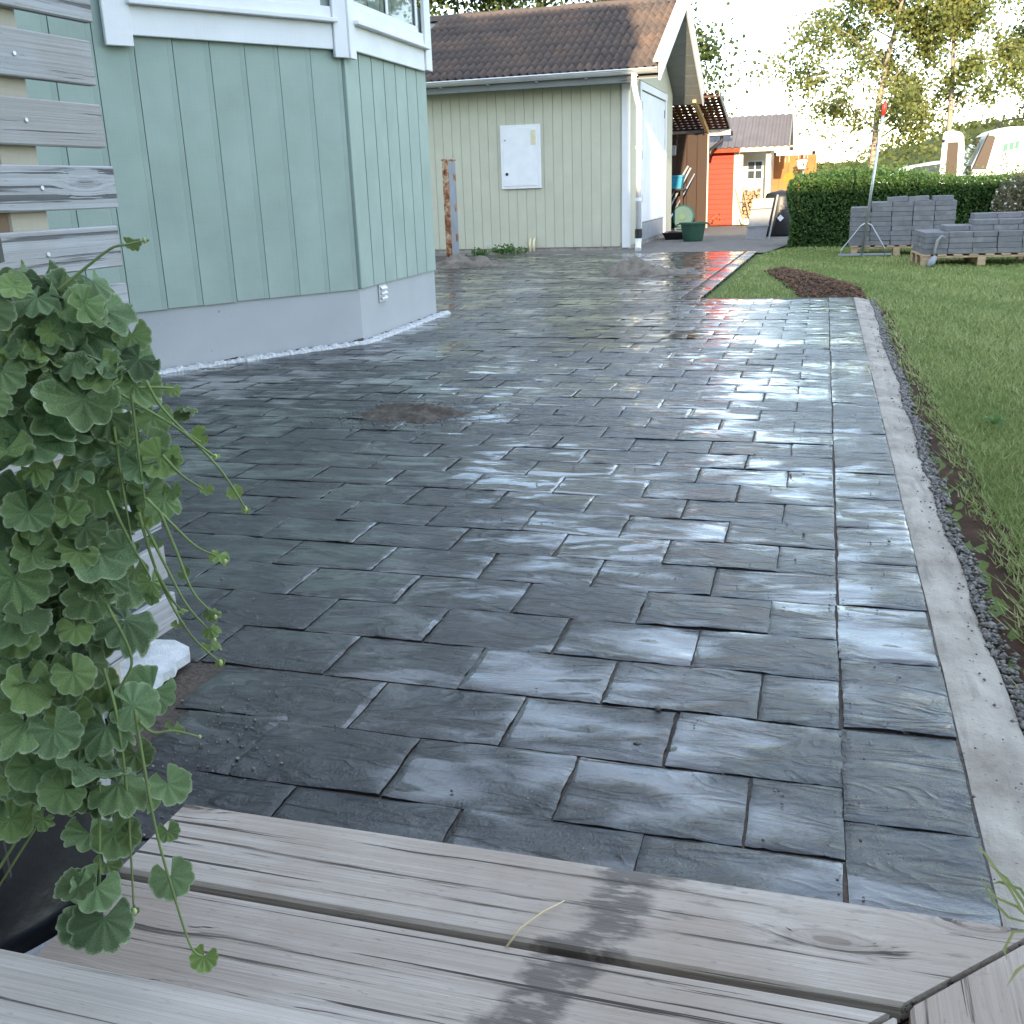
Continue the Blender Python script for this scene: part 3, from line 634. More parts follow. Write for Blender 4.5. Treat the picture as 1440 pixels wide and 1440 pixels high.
# white trim below and round the windows
def trim(P, Q, n, s0, s1, z0, z1, out, th=.03, mat='white_wood', name='trim'):
    d = (Q-P).normalized(); ang = math.atan2(d.y, d.x); mb = MB().cbox(0, s1-s0, -th, 0, 0, z1-z0, .004)
    p = P+d*s0+n*(out+th*0); return obj(name, mb, mat, house, p-house.location+Vector((0, 0, z0)), (0, 0, ang))
LA = (B-A).length; LB = (Dd-B).length
def window_face(P, Q, n, s0, s1, L_, zt, zw):
    trim(P, Q, n, s0, s1, zt, zt+.175, .032)
    o = trim(P, Q, n, s0-.02, s1+.02, zt+.176, zt+.205, .05, .07, name='sill'); o.rotation_euler[0] = 0
    trim(P, Q, n, s0, s1, zt+.206, zw, .034, name='trim')
    trim(P, Q, n, s0, s1, zw+1.1, 3.3, .034, name='trim')
    d = (Q-P).normalized(); ang = math.atan2(d.y, d.x)
    we = obj('window', MB().cbox(.07, s1-s0-.07, -.012, .0, 0, .05).cbox(.07, s1-s0-.07, -.012, 0, 1.05, 1.1).cbox(.07, .12, -.012, 0, .0505, 1.0495).cbox(s1-s0-.12, s1-s0-.07, -.012, 0, .0505, 1.0495).cbox((s1-s0)/2-.025, (s1-s0)/2+.025, -.012, 0, .0505, 1.0495), 'white_wood', house, P+d*s0+n*.03-house.location+Vector((0, 0, zw)), (0, 0, ang))
    obj('pane', MB().box(.12, s1-s0-.12, .006, .012, .05, 1.05), 'clear_pane', we)
    obj('casing', MB().box(.07, .12, .0125, .10, .05, 1.05).box(s1-s0-.12, s1-s0-.07, .0125, .1, .05, 1.05).box(.07, s1-s0-.07, .0125, .1, -.02, .045), 'white_wood', we)
    obj('curtain', MB().box(.12, .30, .16, .17, .05, 1.05).box(s1-s0-.3, s1-s0-.12, .16, .17, .05, 1.05), 'curtain', we)
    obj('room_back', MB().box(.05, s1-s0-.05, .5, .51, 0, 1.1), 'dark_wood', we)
window_face(A, B, n1, LA-1.62, LA-.105, LA, 2.155, 2.44)
window_face(B, Dd, n2, .105, LB-.13, LB, 2.165, 2.47)
for P, Q, n, s0, s1, z0, l_ in ((A, B, n1, LA-1.80, LA-1.62-.001, 2.085, LA), (A, B, n1, LA-.104, LA+.012, 2.10, LA), (B, Dd, n2, -.012, .104, 2.10, LB), (B, Dd, n2, LB-.129, LB+.03, 2.175, LB)):
    trim(P, Q, n, s0, s1, z0, 3.4, .046, .034, name='corner_trim')
# vent in the plinth
d2 = (Dd-B).normalized(); v_o = obj('vent', MB().cbox(-.075, .075, -.014, 0, -.07, .07, .003), 'galv', house, B+d2*.46+n2*.002-house.location+Vector((0, 0, .345)), (0, 0, math.atan2(d2.y, d2.x)))
for k in range(3): obj('louvre', MB().prism([(-.016, -.008), (-.034, -.004), (-.034, .004), (-.016, .022)], 0, -.062, .062), 'galv', v_o, (0, 0, -.045+.04*k))
# rest of the house; rear and wing blocks are unseen, added and sized for shade
hobj('bay_roof', MB().prism([(p.x, p.y) for p in (A+n1*.3, B+n1*.25+n2*.2, Dd+n2*.35, Vector((-5, 9.8, 0)), Vector((-7, 9.8, 0)), Vector((-7, 3, 0)))], 2, 3.41, 3.55), 'white_wood')
hobj('main_wall', MB().box(-14, -5.6, -9, 9.4, 0, 6.2), 'green_house')
hobj('roof', MB().prism([(-14.6, 6.1), (-5.1, 6.1), (-9.8, 8.9)], 1, -9.6, 10.0), 'tile')  # eave and ridge height set for the shade cast on the shed
hobj('rear_shade_wall', MB().box(-5.6, -1.35, -11, -4.0, 0, 8.4), 'green_house'); hobj('wing_shade_wall', MB().box(-1.35, 14.0, -11, -4.0, 0, 4.6), 'green_house')
hobj('rear_shade_roof', MB().prism([(-11.6, 8.2), (-3.4, 8.2), (-7.5, 10.6)], 0, -6.0, -1.3), 'tile'); hobj('wing_shade_roof', MB().prism([(-11.6, 4.5), (-3.4, 4.5), (-7.5, 6.45)], 0, -1.29, 14.5), 'tile')

# white foam strip along the plinth, dark band added for the shaded gap behind
mb = MB(); gap_mb = MB(); path = []; K = 190
for P, Q in ((A, B), (B, Dd)):
    for k in range(K): path.append(P+(Q-P)*(k/K))
path.append(Dd); path.append(Dd+Vector((.01, .05, 0))); path.append(Dd+Vector((.02, .12, 0)))
for i, p in enumerate(path):
    n = n1 if i < K-3 else n2 if i > K+3 else (n1+n2).normalized()
    a = .030+.022*max(0, noise.noise(Vector((i*.07, 1, 0))))+.006*random.random(); b = .086+.012*noise.noise(Vector((i*.16, 4, 0)))+.006*random.random(); hh = .018+.010*noise.noise(Vector((i*.3, 2, 0)))+.016*random.random()**2
    for o_, z in ((a, -.01), (a+.004*random.random(), hh), ((a+b)/2+.008*random.gauss(0, 1), hh*random.uniform(.7, 1.15)), (b-.008*random.random(), hh*random.uniform(.4, .9)), (b+.004, -.01)): q = p+n*o_; mb.v.append((q.x, q.y, z))
    t = .012+.030*max(0, noise.noise(Vector((i*.045, 7, 0))))+.012*abs(noise.noise(Vector((i*.4, 8, 0)))); q0 = p+n*.006; q1 = p+n*.026; gap_mb.v += [(q0.x, q0.y, t), (q1.x, q1.y, t*.8), (q1.x, q1.y, -.01)]
for i in range(len(path)-1):
    for k in range(4): a = i*5+k; mb.f.append((a, a+1, a+6, a+5))
    for k in range(2): a = i*3+k; gap_mb.f.append((a, a+1, a+4, a+3))
hobj('shade_gap_band', gap_mb, 'joint_sand', fix=False)
tag(obj('foam_strip', mb, 'white_foam', smooth=False, fix=False), 'ragged white foam strip running along the foot of the house plinth', 'foam strip')

# ------------------------------------------------------------------ wooden steps in front
Z1, Z2 = .17, .34
steps = thing('wooden_steps', 'weathered grey wooden steps with mitred corner in the foreground', 'steps', (-.4, -.6, 0))
def sobj(name, mb, mat, loc=(0, 0, 0), rot=(0, 0, 0)): return obj(name, mb, mat, steps, Vector(loc)-steps.location, rot)
def tread(xl, xr0, xr1, y0, y1, z, th=.028, mat='tread_wood', name='tread_board'):
    # far edge y1 ends at xr1, near edge y0 ends at xr0 (mitre); slightly rounded long edges
    c = .005; yc = (y0+y1)/2
    def xe(y): return xr0+(xr1-xr0)*(y-y0)/(y1-y0)
    prof = [(y0, z-th), (y1, z-th), (y1, z-c), (y1-c, z), (y0+c, z), (y0, z-c)]; mb = MB(); xm = (xl+xr1)/2
    seg = 1
    for k in range(2):
        for (y, zz) in prof: mb.v.append(((xl if k == 0 else xe(y))-xm, y-yc, zz-z))
    n = len(prof); mb.f += [tuple(range(n)), tuple(range(2*n-1, n-1, -1))]+[(i, (i+1) % n, (i+1) % n+n, i+n) for i in range(n)]
    return sobj(name, mb, mat, (xm, yc, z))
tread(-1.075, .045, .232, -.522, -.338, Z1)
tread(-1.068, -.145, .032, -.716, -.536, Z1)
tread(-1.068, -.34, -.158, -.910, -.730, Z1)
# treads that turn the corner and run back
def side_tread(x0, x1, y0a, y0b, ynear, z, mat='tread_wood'):
    mb = MB(); c = .005; xc = (x0+x1)/2
    def ye(x): return y0a+(y0b-y0a)*(x-x0)/(x1-x0)
    prof = [(x0, -.028), (x1, -.028), (x1, -c), (x1-c, 0), (x0+c, 0), (x0, -c)]; L_ = y0b-ynear
    for k in range(2):
        for (x, zz) in prof: mb.v.append(((ynear if k == 0 else ye(x))-ynear, xc-x, zz))
    n = 6; mb.f += [tuple(range(n)), tuple(range(2*n-1, n-1, -1))]+[(i, (i+1) % n, (i+1) % n+n, i+n) for i in range(n)]
    sobj('tread_board', mb, mat, (xc, ynear, z), (0, 0, R(90)))
side_tread(.056, .243, -.524, -.337, -2.6, Z1-.001)
side_tread(-.138, .040, -.718, -.540, -2.6, Z1-.001)
sobj('riser', MB().box(-1.06, .215, -.375, -.352, .0, Z1-.030), 'joist_wood'); sobj('riser', MB().box(.19, .214, -2.6, -.376, 0, Z1-.030), 'joist_wood')
for x in (-1.03, -.55, -.1): sobj('joist', MB().box(x-.022, x+.022, -1.0, -.380, .005, Z1-.031), 'joist_wood')
sobj('joist', MB().box(-1.06, .18, -.555, -.505, .06, Z1-.034), 'joist_wood'); sobj('joist', MB().box(-1.06, .0, -.75, -.70, .06, Z1-.034), 'joist_wood')
for k in range(6):
    y1 = -.868-k*.150; board('deck_board', 2.6, .143, .028, 'deck_wood', steps, Vector((-1.45, y1-.0715, Z2-.014))-steps.location, (0, 0, 0), .005)
sobj('riser', MB().box(-2.7, -.16, -.905, -.885, .005, Z2-.030), 'joist_wood')
o = tag(obj('straw', MB().tube([(-.452, -.545, Z1+.003), (-.440, -.515, Z1+.012), (-.418, -.475, Z1+.012), (-.398, -.435, Z1+.003)], [.0016, .0016, .0013, .0008], 6), 'straw', smooth=True), 'thin bent dry straw lying across the wooden tread', 'straw')

# ------------------------------------------------------------------ slatted railing at the left
FX, FY = -1.662, .455
fence = thing('slat_fence', 'weathered grey horizontal slat fence at the left edge', 'fence', (FX-.05, -.4, 0), R(-1.5))
z = .107
k = 0
while z < 1.95:
    ln = 2.2+.03*random.random(); o = board('slat', ln, .022, .090, 'fence_wood', fence, (.05+.0, .855-ln/2+random.gauss(0, .006), z+.045), (0, 0, R(90)+random.gauss(0, .003)), .003)
    for sy in (.62, -.3): obj('screw', MB().lathe([(0, .0), (.005, 0), (.005, .002), (.003, .003), (0, .0028)], 8), 'galv', o, (sy-.855+ln/2, -.0112, random.gauss(0, .006)), (R(90), 0, 0))
    z += .1275; k += 1
obj('post', MB().cbox(-.045, .035, .555, .665, 0, 2.1), 'beige_post', fence)
obj('post', MB().cbox(-.075, .036, .43, .553, 0, 2.1), 'brown_post', fence)
obj('post', MB().cbox(-.05, .036, -.75, -.65, 0, 2.1), 'brown_post', fence)

# white foam offcut and black sheeting beside the steps
foam = thing('foam_offcut', 'white foam board offcut with a broken edge lying by the fence foot', 'foam board', (-1.5, .25, 0))
out = [(-1.67, .495), (-1.615, .475), (-1.592, .44), (-1.597, .39), (-1.583, .36), (-1.592, .325), (-1.566, .25), (-1.574, .22), (-1.552, .15), (-1.85, .05), (-1.93, .40)]
mb = MB(); n = len(out)
for zz in (.012, .034):
    for x, y in out: mb.v.append((x+1.5, y-.25, zz-(x+1.6)*.10))
mb.f += [tuple(range(n)), tuple(range(2*n-1, n-1, -1))]+[(i, (i+1) % n, (i+1) % n+n, i+n) for i in range(n)]
obj('slab', mb, 'white_foam', foam)
sheetT = thing('plastic_sheet', 'folded black plastic sheet with white hem hanging beside the steps', 'plastic sheet', (-1.18, -.5, 0))
mb = MB(); nx, nz = 26, 14
def sheet_p(s_, t):
    y = -.47-.06*(1-t)-.75*s_; z = .13+.42*t+.05*s_; x = -1.098-.10*s_-.05*math.sin(t*2.6)*(.3+s_)+.012*noise.noise(Vector((s_*4, t*3+s_*2, 0)))+.010*math.sin((t*2+s_*2.5)*6)*min(1, s_*5)
    return Vector((x, y, z))
for j in range(nz+1):
    for i in range(nx+1): mb.v.append(tuple(sheet_p(i/nx, j/nz)-sheetT.location))
for j in range(nz):
    for i in range(nx): a = j*(nx+1)+i; mb.f.append((a, a+1, a+nx+2, a+nx+1))
ob = obj('panel', mb, 'tarp', sheetT, smooth=True, fix=False); md = ob.modifiers.new('thickness', 'SOLIDIFY'); md.thickness = .004
mb = MB()
for j in range(nz+1):
    p = sheet_p(0, j/nz)-sheetT.location; mb.v += [(p.x-.002, p.y+.002, p.z), (p.x+.014, p.y+.020, p.z)]
for j in range(nz): mb.f.append((2*j, 2*j+1, 2*j+3, 2*j+2))
ob = obj('hem', mb, 'white_foam', sheetT, fix=False); md = ob.modifiers.new('thickness', 'SOLIDIFY'); md.thickness = .004
mb = MB()
for i in range(nx+1):
    p = sheet_p(i/nx, 0)-sheetT.location; mb.v += [(p.x+.004, p.y, p.z+.002), (p.x+.014, p.y, p.z-.010)]
for i in range(nx): mb.f.append((2*i, 2*i+1, 2*i+3, 2*i+2))
ob = obj('hem', mb, 'white_foam', sheetT, fix=False); md = ob.modifiers.new('thickness', 'SOLIDIFY'); md.thickness = .004
for zz in (.16, .36): p = sheet_p(0, zz)-sheetT.location; obj('cable_tie', MB().tube([(p.x-.01, p.y+.0, p.z), (p.x+.012, p.y+.012, p.z+.006), (p.x+.045, p.y+.006, p.z+.016)], .0018, 5), 'black_plastic', sheetT)

# ------------------------------------------------------------------ trailing plant
pot_c = at(-172, 420, 1.06)
plant = thing('trailing_plant', 'hanging plant with scalloped cream-edged green leaves beside the fence', 'plant', tuple(pot_c))
def leaf_mesh(seed, lobes):
    rg = random.Random(seed); mb = MB(); nr, na = 6, lobes*6; rad = []; vein = []
    sinus = .42
    mb.v.append((0, 0, 0)); rad.append(0); vein.append(1)
    cup = rg.uniform(-.45, .5); fold = rg.uniform(.0, .5); tw = rg.uniform(-.3, .3)
    for j in range(1, nr+1):
        t = j/nr
        for i in range(na+1):
            s_ = i/na; an = sinus+(2*math.pi-2*sinus)*s_ - math.pi/2
            lob = abs(math.sin(math.pi*lobes*s_))**.55; edge = (.89+.11*lob)*(1-.10*abs(math.cos(math.pi*s_))**6)*(.93+.07*math.sin(math.pi*s_))
            r = .5*t*(1+(edge-1)*t**2.5)
            vn = abs(math.cos(math.pi*lobes*s_))      # 1 at notches between lobes, 0 at lobe centres
            x, y = r*math.cos(an), r*math.sin(an)
            z = cup*r*r*2 - fold*abs(x)*.5 + -.12*t*(1-vn**2)*(1-.35*t) + .07*t + .065*t**3*math.sin(3*an+seed)+.03*t**4*math.sin(7*an+2*seed)+tw*x*y + .012*math.sin(an*11+r*30)*t
            mb.v.append((x, y, z)); rad.append(t); vein.append(max(0, 1-abs(math.sin(math.pi*lobes*s_+math.pi/2))*3.2)*(1-t*.7))
    w_ = na+1
    for i in range(na): mb.f.append((0, 1+i, 2+i))
    for j in range(nr-1):
        for i in range(na): a = 1+j*w_+i; mb.f.append((a, a+w_, a+w_+1, a+1))
    me = mesh_of('leaf', mb, 'ivy_leaf', True, False)
    for nm, d in (('rad', rad), ('vein', vein)): a = me.attributes.new(nm, 'FLOAT', 'POINT'); a.data.foreach_set('value', d)
    return me
leaves = [leaf_mesh(i, 7+i % 3) for i in range(9)]
def put_leaf(px, py, dpx, depth=None, young=None, tilt=None, spin=None):
    dep = depth if depth else 1.0+.00035*px+random.uniform(-.03, .03)
    p = at(px, py, dep); s_ = dpx*dep/FPX*(1.46 if dpx > 36 else 1.2)
    toc = (CAM-p).normalized()
    n = (toc*1.0+Vector((0, 0, .75))+_r*(.25+.0012*(px-100))+Vector((random.gauss(0, .52), random.gauss(0, .52), random.gauss(0, .45)))).normalized() if tilt is None else tilt
    q = n.to_track_quat('Z', 'Y'); sp = random.uniform(-.9, .9)+math.pi if spin is None else spin
    up = q @ Vector((0, 1, 0)); 
    # tip hangs down: turn the leaf so +Y of the mesh points down in the picture, plus some scatter
    tgt = (-_u-n*(-_u).dot(n)).normalized(); a0 = math.atan2(n.dot(up.cross(tgt)), up.dot(tgt))
    q = q @ Matrix.Rotation(a0+random.gauss(0, .6), 3, 'Z').to_quaternion()
    o = link('leaf', random.choice(leaves), plant); o.location = p-plant.location; o.rotation_mode = 'QUATERNION'; o.rotation_quaternion = q; o.scale = (s_, s_, s_*random.uniform(.7, 1.5))
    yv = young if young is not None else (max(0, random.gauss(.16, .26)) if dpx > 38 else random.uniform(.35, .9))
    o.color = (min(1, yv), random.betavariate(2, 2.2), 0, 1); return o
LV = [(35,470,92,.9),(18,425,82),(60,395,62),(95,412,58),(110,468,80),(148,438,62),(162,487,78,.0),(116,560,88),(80,582,78),(22,530,80),(58,538,52),(24,576,32,1.),(45,622,88),(8,632,60),(126,612,54),(152,582,52),(8,690,62),(32,690,58),(62,692,52),(100,662,62),(136,682,62),(150,640,48),(176,672,44),(206,692,46),(170,560,50),(190,540,56),(216,586,42),(206,622,52),(226,642,46),(230,702,40),(96,722,42,.5),(86,746,36),(120,742,48),(152,742,52),(212,722,36),
(45,777,58),(92,777,42),(140,777,78),(172,772,46),(20,812,72),(14,872,56),(40,882,72),(70,852,48),(100,842,44),(130,832,62),(176,872,68,.0),(146,886,52),(106,882,38,.7),(20,892,50,.5),(100,922,46),(126,932,52),(70,937,42,.6),(36,962,62),(213,972,58,.0),(186,992,54,.0),(36,1017,62,.2),(76,1027,56),(116,1012,42),(150,1022,56),(110,1072,88,.0),(166,1102,66),(60,1082,46),(236,1102,46),(206,1112,42),(60,1152,30),(15,1152,46),(126,1172,56),(160,1172,52),(182,1172,36,.6),(136,1247,52),(110,1247,46),(146,1292,66,.0),(120,1302,50,.0),(240,1232,46,.1),(236,1168,30),(287,1345,36),
(10,395,40),(28,385,48),(130,395,46),(185,470,40),(195,505,46),(5,480,60),(10,560,60),(90,500,60),(62,470,58),(140,520,52),(40,720,52),(5,740,50),(60,765,40),(185,720,40),(195,655,40),(160,610,44),(80,660,52),(100,800,44),(60,810,44),(155,810,46),(190,800,36),(140,960,44),(160,970,40),(92,965,44),(10,930,46),(60,905,40),(130,1060,50),(90,1110,50),(140,1120,44),(190,1060,40),(150,1215,36),(178,1000,40)]
SM = [(182,345,26,1.),(203,338,9,1.),(243,546,22,.8),(262,574,28,.4),(255,582,22,.5),(284,612,26,1.),(303,640,13,1.),(330,692,22,1.),(346,716,12,1.),(308,780,26,1.),(317,788,12,1.),(297,860,24,.9),(296,884,24,.9),(297,906,26,.9),(310,932,14,1.),(290,688,20,.9),(213,818,34,.5),(256,858,15,1.),(250,878,18,.9),(245,1024,26,.8),(188,1278,16,1.),(66,1016,14,1.),(218,765,22,.6),(258,805,18,.5),(240,650,24,.5),(160,828,16,1.),(242,690,28,.4),(212,840,20,.5),(222,835,12,.9)]
for l_ in LV: put_leaf(*l_[:3], None, l_[3] if len(l_) > 3 else None)
for l_ in SM: put_leaf(*l_[:3], 1.06, l_[3])
random.seed(21)
for k in range(46):
    py = random.uniform(385, 1120); px = random.uniform(-15, 150+.07*(py-400)-(60 if py > 950 else 0)); put_leaf(px, py, random.uniform(28, 52), .985+.00035*px+random.uniform(-.02, .03), random.betavariate(1.2, 2.5))
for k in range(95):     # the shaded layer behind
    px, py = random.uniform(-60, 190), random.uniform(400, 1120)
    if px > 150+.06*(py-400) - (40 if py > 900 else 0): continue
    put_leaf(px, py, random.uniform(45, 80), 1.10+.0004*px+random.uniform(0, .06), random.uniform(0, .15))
def stem(pl, d0=1.03, d1=1.05, r=.0017, mat='ivy_stem'):
    pts = [at(x, y, d0+(d1-d0)*i/(len(pl)-1)) for i, (x, y) in enumerate(pl)]; fine = []
    for i in range(len(pts)-1):
        p0, p1, p2, p3 = pts[max(i-1, 0)], pts[i], pts[i+1], pts[min(i+2, len(pts)-1)]
        for k in range(6):
            t = k/6; fine.append(.5*((2*p1)+(p2-p0)*t+(2*p0-5*p1+4*p2-p3)*t*t+(3*p1-p0-3*p2+p3)*t**3))
    fine.append(pts[-1]); fine = [p-plant.location for p in fine]; obj('stem', MB().tube(fine, [r*(1-.45*i/len(fine)) for i in range(len(fine))], 6), mat, plant, smooth=True)
for pl in ([(80,410),(110,385),(155,350),(178,344),(200,339)], [(168,553),(205,575),(260,610),(305,655),(330,690),(345,715)], [(205,535),(225,570),(258,605),(282,622)], [(258,608),(285,630),(303,642)], [(228,640),(255,668),(285,688)], [(205,700),(240,735),(275,768),(305,782)], [(150,690),(172,740),(190,775),(205,800),(212,815)], [(195,720),(212,780),(236,840),(270,895),(308,930)], [(205,740),(235,800),(262,850),(292,884)], [(225,720),(248,775),(270,830),(294,858)], [(75,700),(80,800),(86,900),(80,940),(66,1012)], [(90,720),(98,800),(106,870)], [(128,770),(140,800),(158,826)], [(146,940),(165,1010),(178,1110),(184,1200),(188,1276)], [(190,1000),(203,1080),(220,1170),(245,1260),(268,1330),(285,1345)], [(-20,1250),(35,1160),(60,1090),(75,1060)], [(12,880),(14,1000),(4,1100)], [(196,1015),(215,1030),(245,1028),(280,1036)], [(60,1150),(40,1180),(-10,1260)], [(150,850),(185,925),(170,970),(165,1040)], [(140,1100),(140,1180),(140,1240),(130,1300)], [(195,545),(230,545),(243,546)], [(218,800),(240,840),(254,858)], [(185,555),(195,640),(206,720)], [(160,600),(172,680),(185,760)]):
    stem(pl)
for x, y, s_ in ((303,642,9),(345,716,10),(317,790,9),(310,932,11),(281,1036,7),(189,1282,12),(203,338,9),(66,1018,12),(302,900,8),(158,828,10),(303,868,8)):
    p = at(x, y, 1.055)-plant.location; r_ = s_*1.05/FPX*.34
    obj('bud', MB().lathe([(0, -1.6*r_), (r_*.7, -.9*r_), (r_, 0), (r_*.6, 1*r_), (0, 1.5*r_)], 8, tuple(p)), 'ivy_bud', plant, smooth=True)
pot = thing('plant_pot', 'black round pot holding the trailing plant at the left edge', 'pot', tuple(pot_c))
obj('body', MB().lathe([(0, -.16), (.085, -.16), (.118, .03), (.124, .03), (.124, .055), (.112, .055), (.106, .02), (0, .02)], 28), 'black_plastic', pot, smooth=False)
obj('soil', MB().lathe([(0, .026), (.105, .024)], 20), 'soil', pot)
zf = Z2-pot_c.z
obj('stand', MB().tube([(0, 0, -.17), (0, 0, zf+.01)], .012, 10).lathe([(0, -.175), (.06, -.175), (.06, -.162), (0, -.161)], 20), 'black_plastic', pot)

# ------------------------------------------------------------------ the green shed
SX, SY = -3.55, 18.0
shed = thing('green_shed', 'pale green boarded shed with brown tiled roof and white double door', 'shed', (-5.5, 20.9, 0))
def gobj(name, mb, mat, parent=shed, loc=(0, 0, 0), rot=(0, 0, 0), smooth=False): return obj(name, mb, mat, parent, Vector(loc)-shed.location if parent is shed else loc, rot, smooth)
gobj('foundation', MB().box(-8.42, SX-.02, SY+.02, 23.8, -.1, .10), 'concrete')
gobj('wall', MB().prism([(SY+.012, .1), (SY+.012, 2.98), (20.95, 4.36), (23.8, 2.98), (23.8, .1)], 0, -8.4, SX-.03), 'green_shed')
for k in range(27):
    x = SX-.15-(k+.5)*.179; mb = MB().cbox(-.0865, .0865, -.014, .0, .045, 2.98, .004); gobj('board', mb, 'green_shed', loc=(x, SY+.010, 0))
gobj('corner_board', MB().cbox(-.15, 0, -.03, -.002, .02, 2.86), 'white_wood', loc=(SX+.035, SY, 0)); gobj('corner_board', MB().cbox(0, .025, 0, .12, .02, 2.9), 'green_shed', loc=(SX, SY+.03, 0))
# gable wall boards
def roof_z(y): return 4.43-abs(y-20.95)*.455
for k in range(32):
    y0 = SY+.16+k*.178
    if y0+.17 > 23.85: break
    lo = .05 if (y0 < 19.12 or y0 > 22.72) else 3.03
    zt = min(roof_z(y0), roof_z(y0+.174))-.03
    gobj('board', MB().prism([(y0, lo), (y0+.174, lo), (y0+.174, roof_z(y0+.174)-.03), (y0, roof_z(y0)-.03)], 0, SX-.028, SX-.006), 'green_shed')
# doors on the gable side
dr = gobj('door_frame', MB().cbox(SX-.01, SX+.03, 19.16, 19.36, .05, 2.99).cbox(SX-.01, SX+.03, 22.55, 22.72, .05, 2.99).cbox(SX-.01, SX+.034, 19.14, 22.74, 2.86, 3.0), 'white_wood')
for y0, y1 in ((19.38, 20.94), (20.96, 22.53)):
    dd = gobj('door', MB().cbox(SX-.03, SX+.004, y0, y1, .42, 2.84), 'white_wood')
    obj('panel', MB().cbox(SX-.03, SX-.004, y0, y1, .06, .40), 'grey_metal', dd)
    for zz in (.8, 1.6, 2.5): obj('hinge', MB().cbox(SX+.0055, SX+.02, (y0+.02 if y0 < 20 else y1-.1), (y0+.1 if y0 < 20 else y1-.02), zz, zz+.16, .002), 'grey_metal', dd)
    if y0 > 20: obj('handle', MB().tube([(SX+.005, y0+.12, 1.45), (SX+.05, y0+.12, 1.45), (SX+.05, y0+.26, 1.45)], .012, 8), 'steel', dd)
# meter cabinet
cb = gobj('cabinet', MB().cbox(-.385, .385, -.05, 0, -.565, .565, .005), 'white_metal', loc=(-5.57, SY-.004, 1.70))
obj('door', MB().cbox(-.335, .335, -.012, 0, -.515, .515, .004), 'white_metal', cb, (0, -.051, 0)); obj('label_plate', MB().cbox(-.045, .045, -.006, 0, -.13, .13, .001), 'beige_label', cb, (.255, -.0635, .33))
obj('lock', MB().lathe([(0, 0), (.028, 0), (.028, .012), (0, .014)], 12), 'black_plastic', cb, (-.27, -.0635, -.30), (R(90), 0, 0)); obj('lock', MB().lathe([(0, 0), (.016, 0), (.016, .008), (0, .01)], 10), 'grey_metal', cb, (-.29, -.0635, .30), (R(90), 0, 0))
# pipes up through the foundation
for x in (-5.42, -5.35): gobj('pipe', MB().tube([(x, SY-.09, -.03), (x, SY-.09, .16), (x, SY-.02, .22)], .026, 8), 'beige_label', smooth=True)
# roof: tiles one by one on the slope we see
XR0, XR1 = -8.3, -2.93; ROW = .365; SL = math.atan(.455); cs, sn = math.cos(SL), math.sin(SL)
def tile_mesh(seed):
    mb = MB(); nx = 16; wd, ln = .302, .43
    for j, (yy, zz) in enumerate(((-.008, -.04), (0, 0), (ln, 0))):
        for i in range(nx+1):
            t = i/nx; w_ = .5-.5*math.cos(4*math.pi*t); w_ = w_**.8
            mb.v.append((t*wd-wd/2, yy, .072*w_+zz+(.046 if j < 2 else .0)))
    for j in range(2):
        for i in range(nx): a = j*(nx+1)+i; mb.f.append((a, a+1, a+nx+2, a+nx+1))
    return mesh_of('roof_tile', mb, 'tile', True, False)
tl_ = tile_mesh(0); roof = gobj('roof', MB().prism([(17.53, 2.965), (17.53, 3.01), (20.95, 4.565), (24.38, 3.01), (24.38, 2.965), (20.95, 4.50)], 0, XR0, XR1-.04), 'soffit')
rl = Vector(roof.location)
ncol = 17
for c_ in range(ncol):
    for r_ in range(10):
        s_ = -.02+r_*ROW; x = XR1-.16-c_*.300; y = 17.50+s_*cs; zz = 3.022+s_*sn
        link('roof_tile', tl_, roof, (x+random.gauss(0, .004), y, zz+random.gauss(0, .003)), (SL+random.gauss(0, .008), random.gauss(0, .006), random.gauss(0, .006)))
for k in range(14): obj('ridge_tile', MB().prism([(-.13, -.06), (-.09, .03), (0, .065), (.09, .03), (.13, -.06), (.10, -.06), (0, .035), (-.1, -.06)], 0, -.2, .215), 'tile', roof, (XR1-.25-k*.40, 20.95, 4.62+random.gauss(0, .004)), (0, random.gauss(0, .012), 0))
# back slope
mb = MB(); 
for i in range(65):
    x = XR0+(XR1-XR0-.02)*i/64; zb = .035*(.5-.5*math.cos(i/64*math.pi*36))
    mb.v += [(x, 20.97, 4.60+zb), (x, 24.42, 3.03+zb)]
for i in range(64): a = 2*i; mb.f.append((a, a+1, a+3, a+2))
obj('back_slope', mb, 'tile', roof, smooth=True)
# barge boards and soffit at the gable
for sgn, nm in ((-1, 'barge_board'), (1, 'barge_board')):
    y0, z0 = 20.95+sgn*3.47, 4.46-3.47*.455; mb = MB().prism([(20.95, 4.42), (20.95, 4.72), (y0, z0+.24), (y0, z0-.04)], 0, XR1-.005, XR1+.028); gobj(nm, mb, 'white_wood')
gobj('verge_cap', MB().prism([(20.95, 4.722), (20.95, 4.75), (17.46, 3.16), (17.46, 3.13)], 0, XR1-.10, XR1+.05), 'white_metal'); gobj('verge_cap', MB().prism([(20.95, 4.722), (20.95, 4.75), (24.44, 3.16), (24.44, 3.13)], 0, XR1-.10, XR1+.05), 'white_metal')
for k in range(9):
    for sgn in (-1, 1):
        ya, yb_ = 20.95+sgn*(.03+k*.38), 20.95+sgn*(.03+k*.38+.37); gobj('soffit_board', MB().prism([(ya, roof_z(ya)+.015), (yb_, roof_z(yb_)+.015), (yb_, roof_z(yb_)+.033), (ya, roof_z(ya)+.033)], 0, SX-.05, XR1-.008), 'soffit')
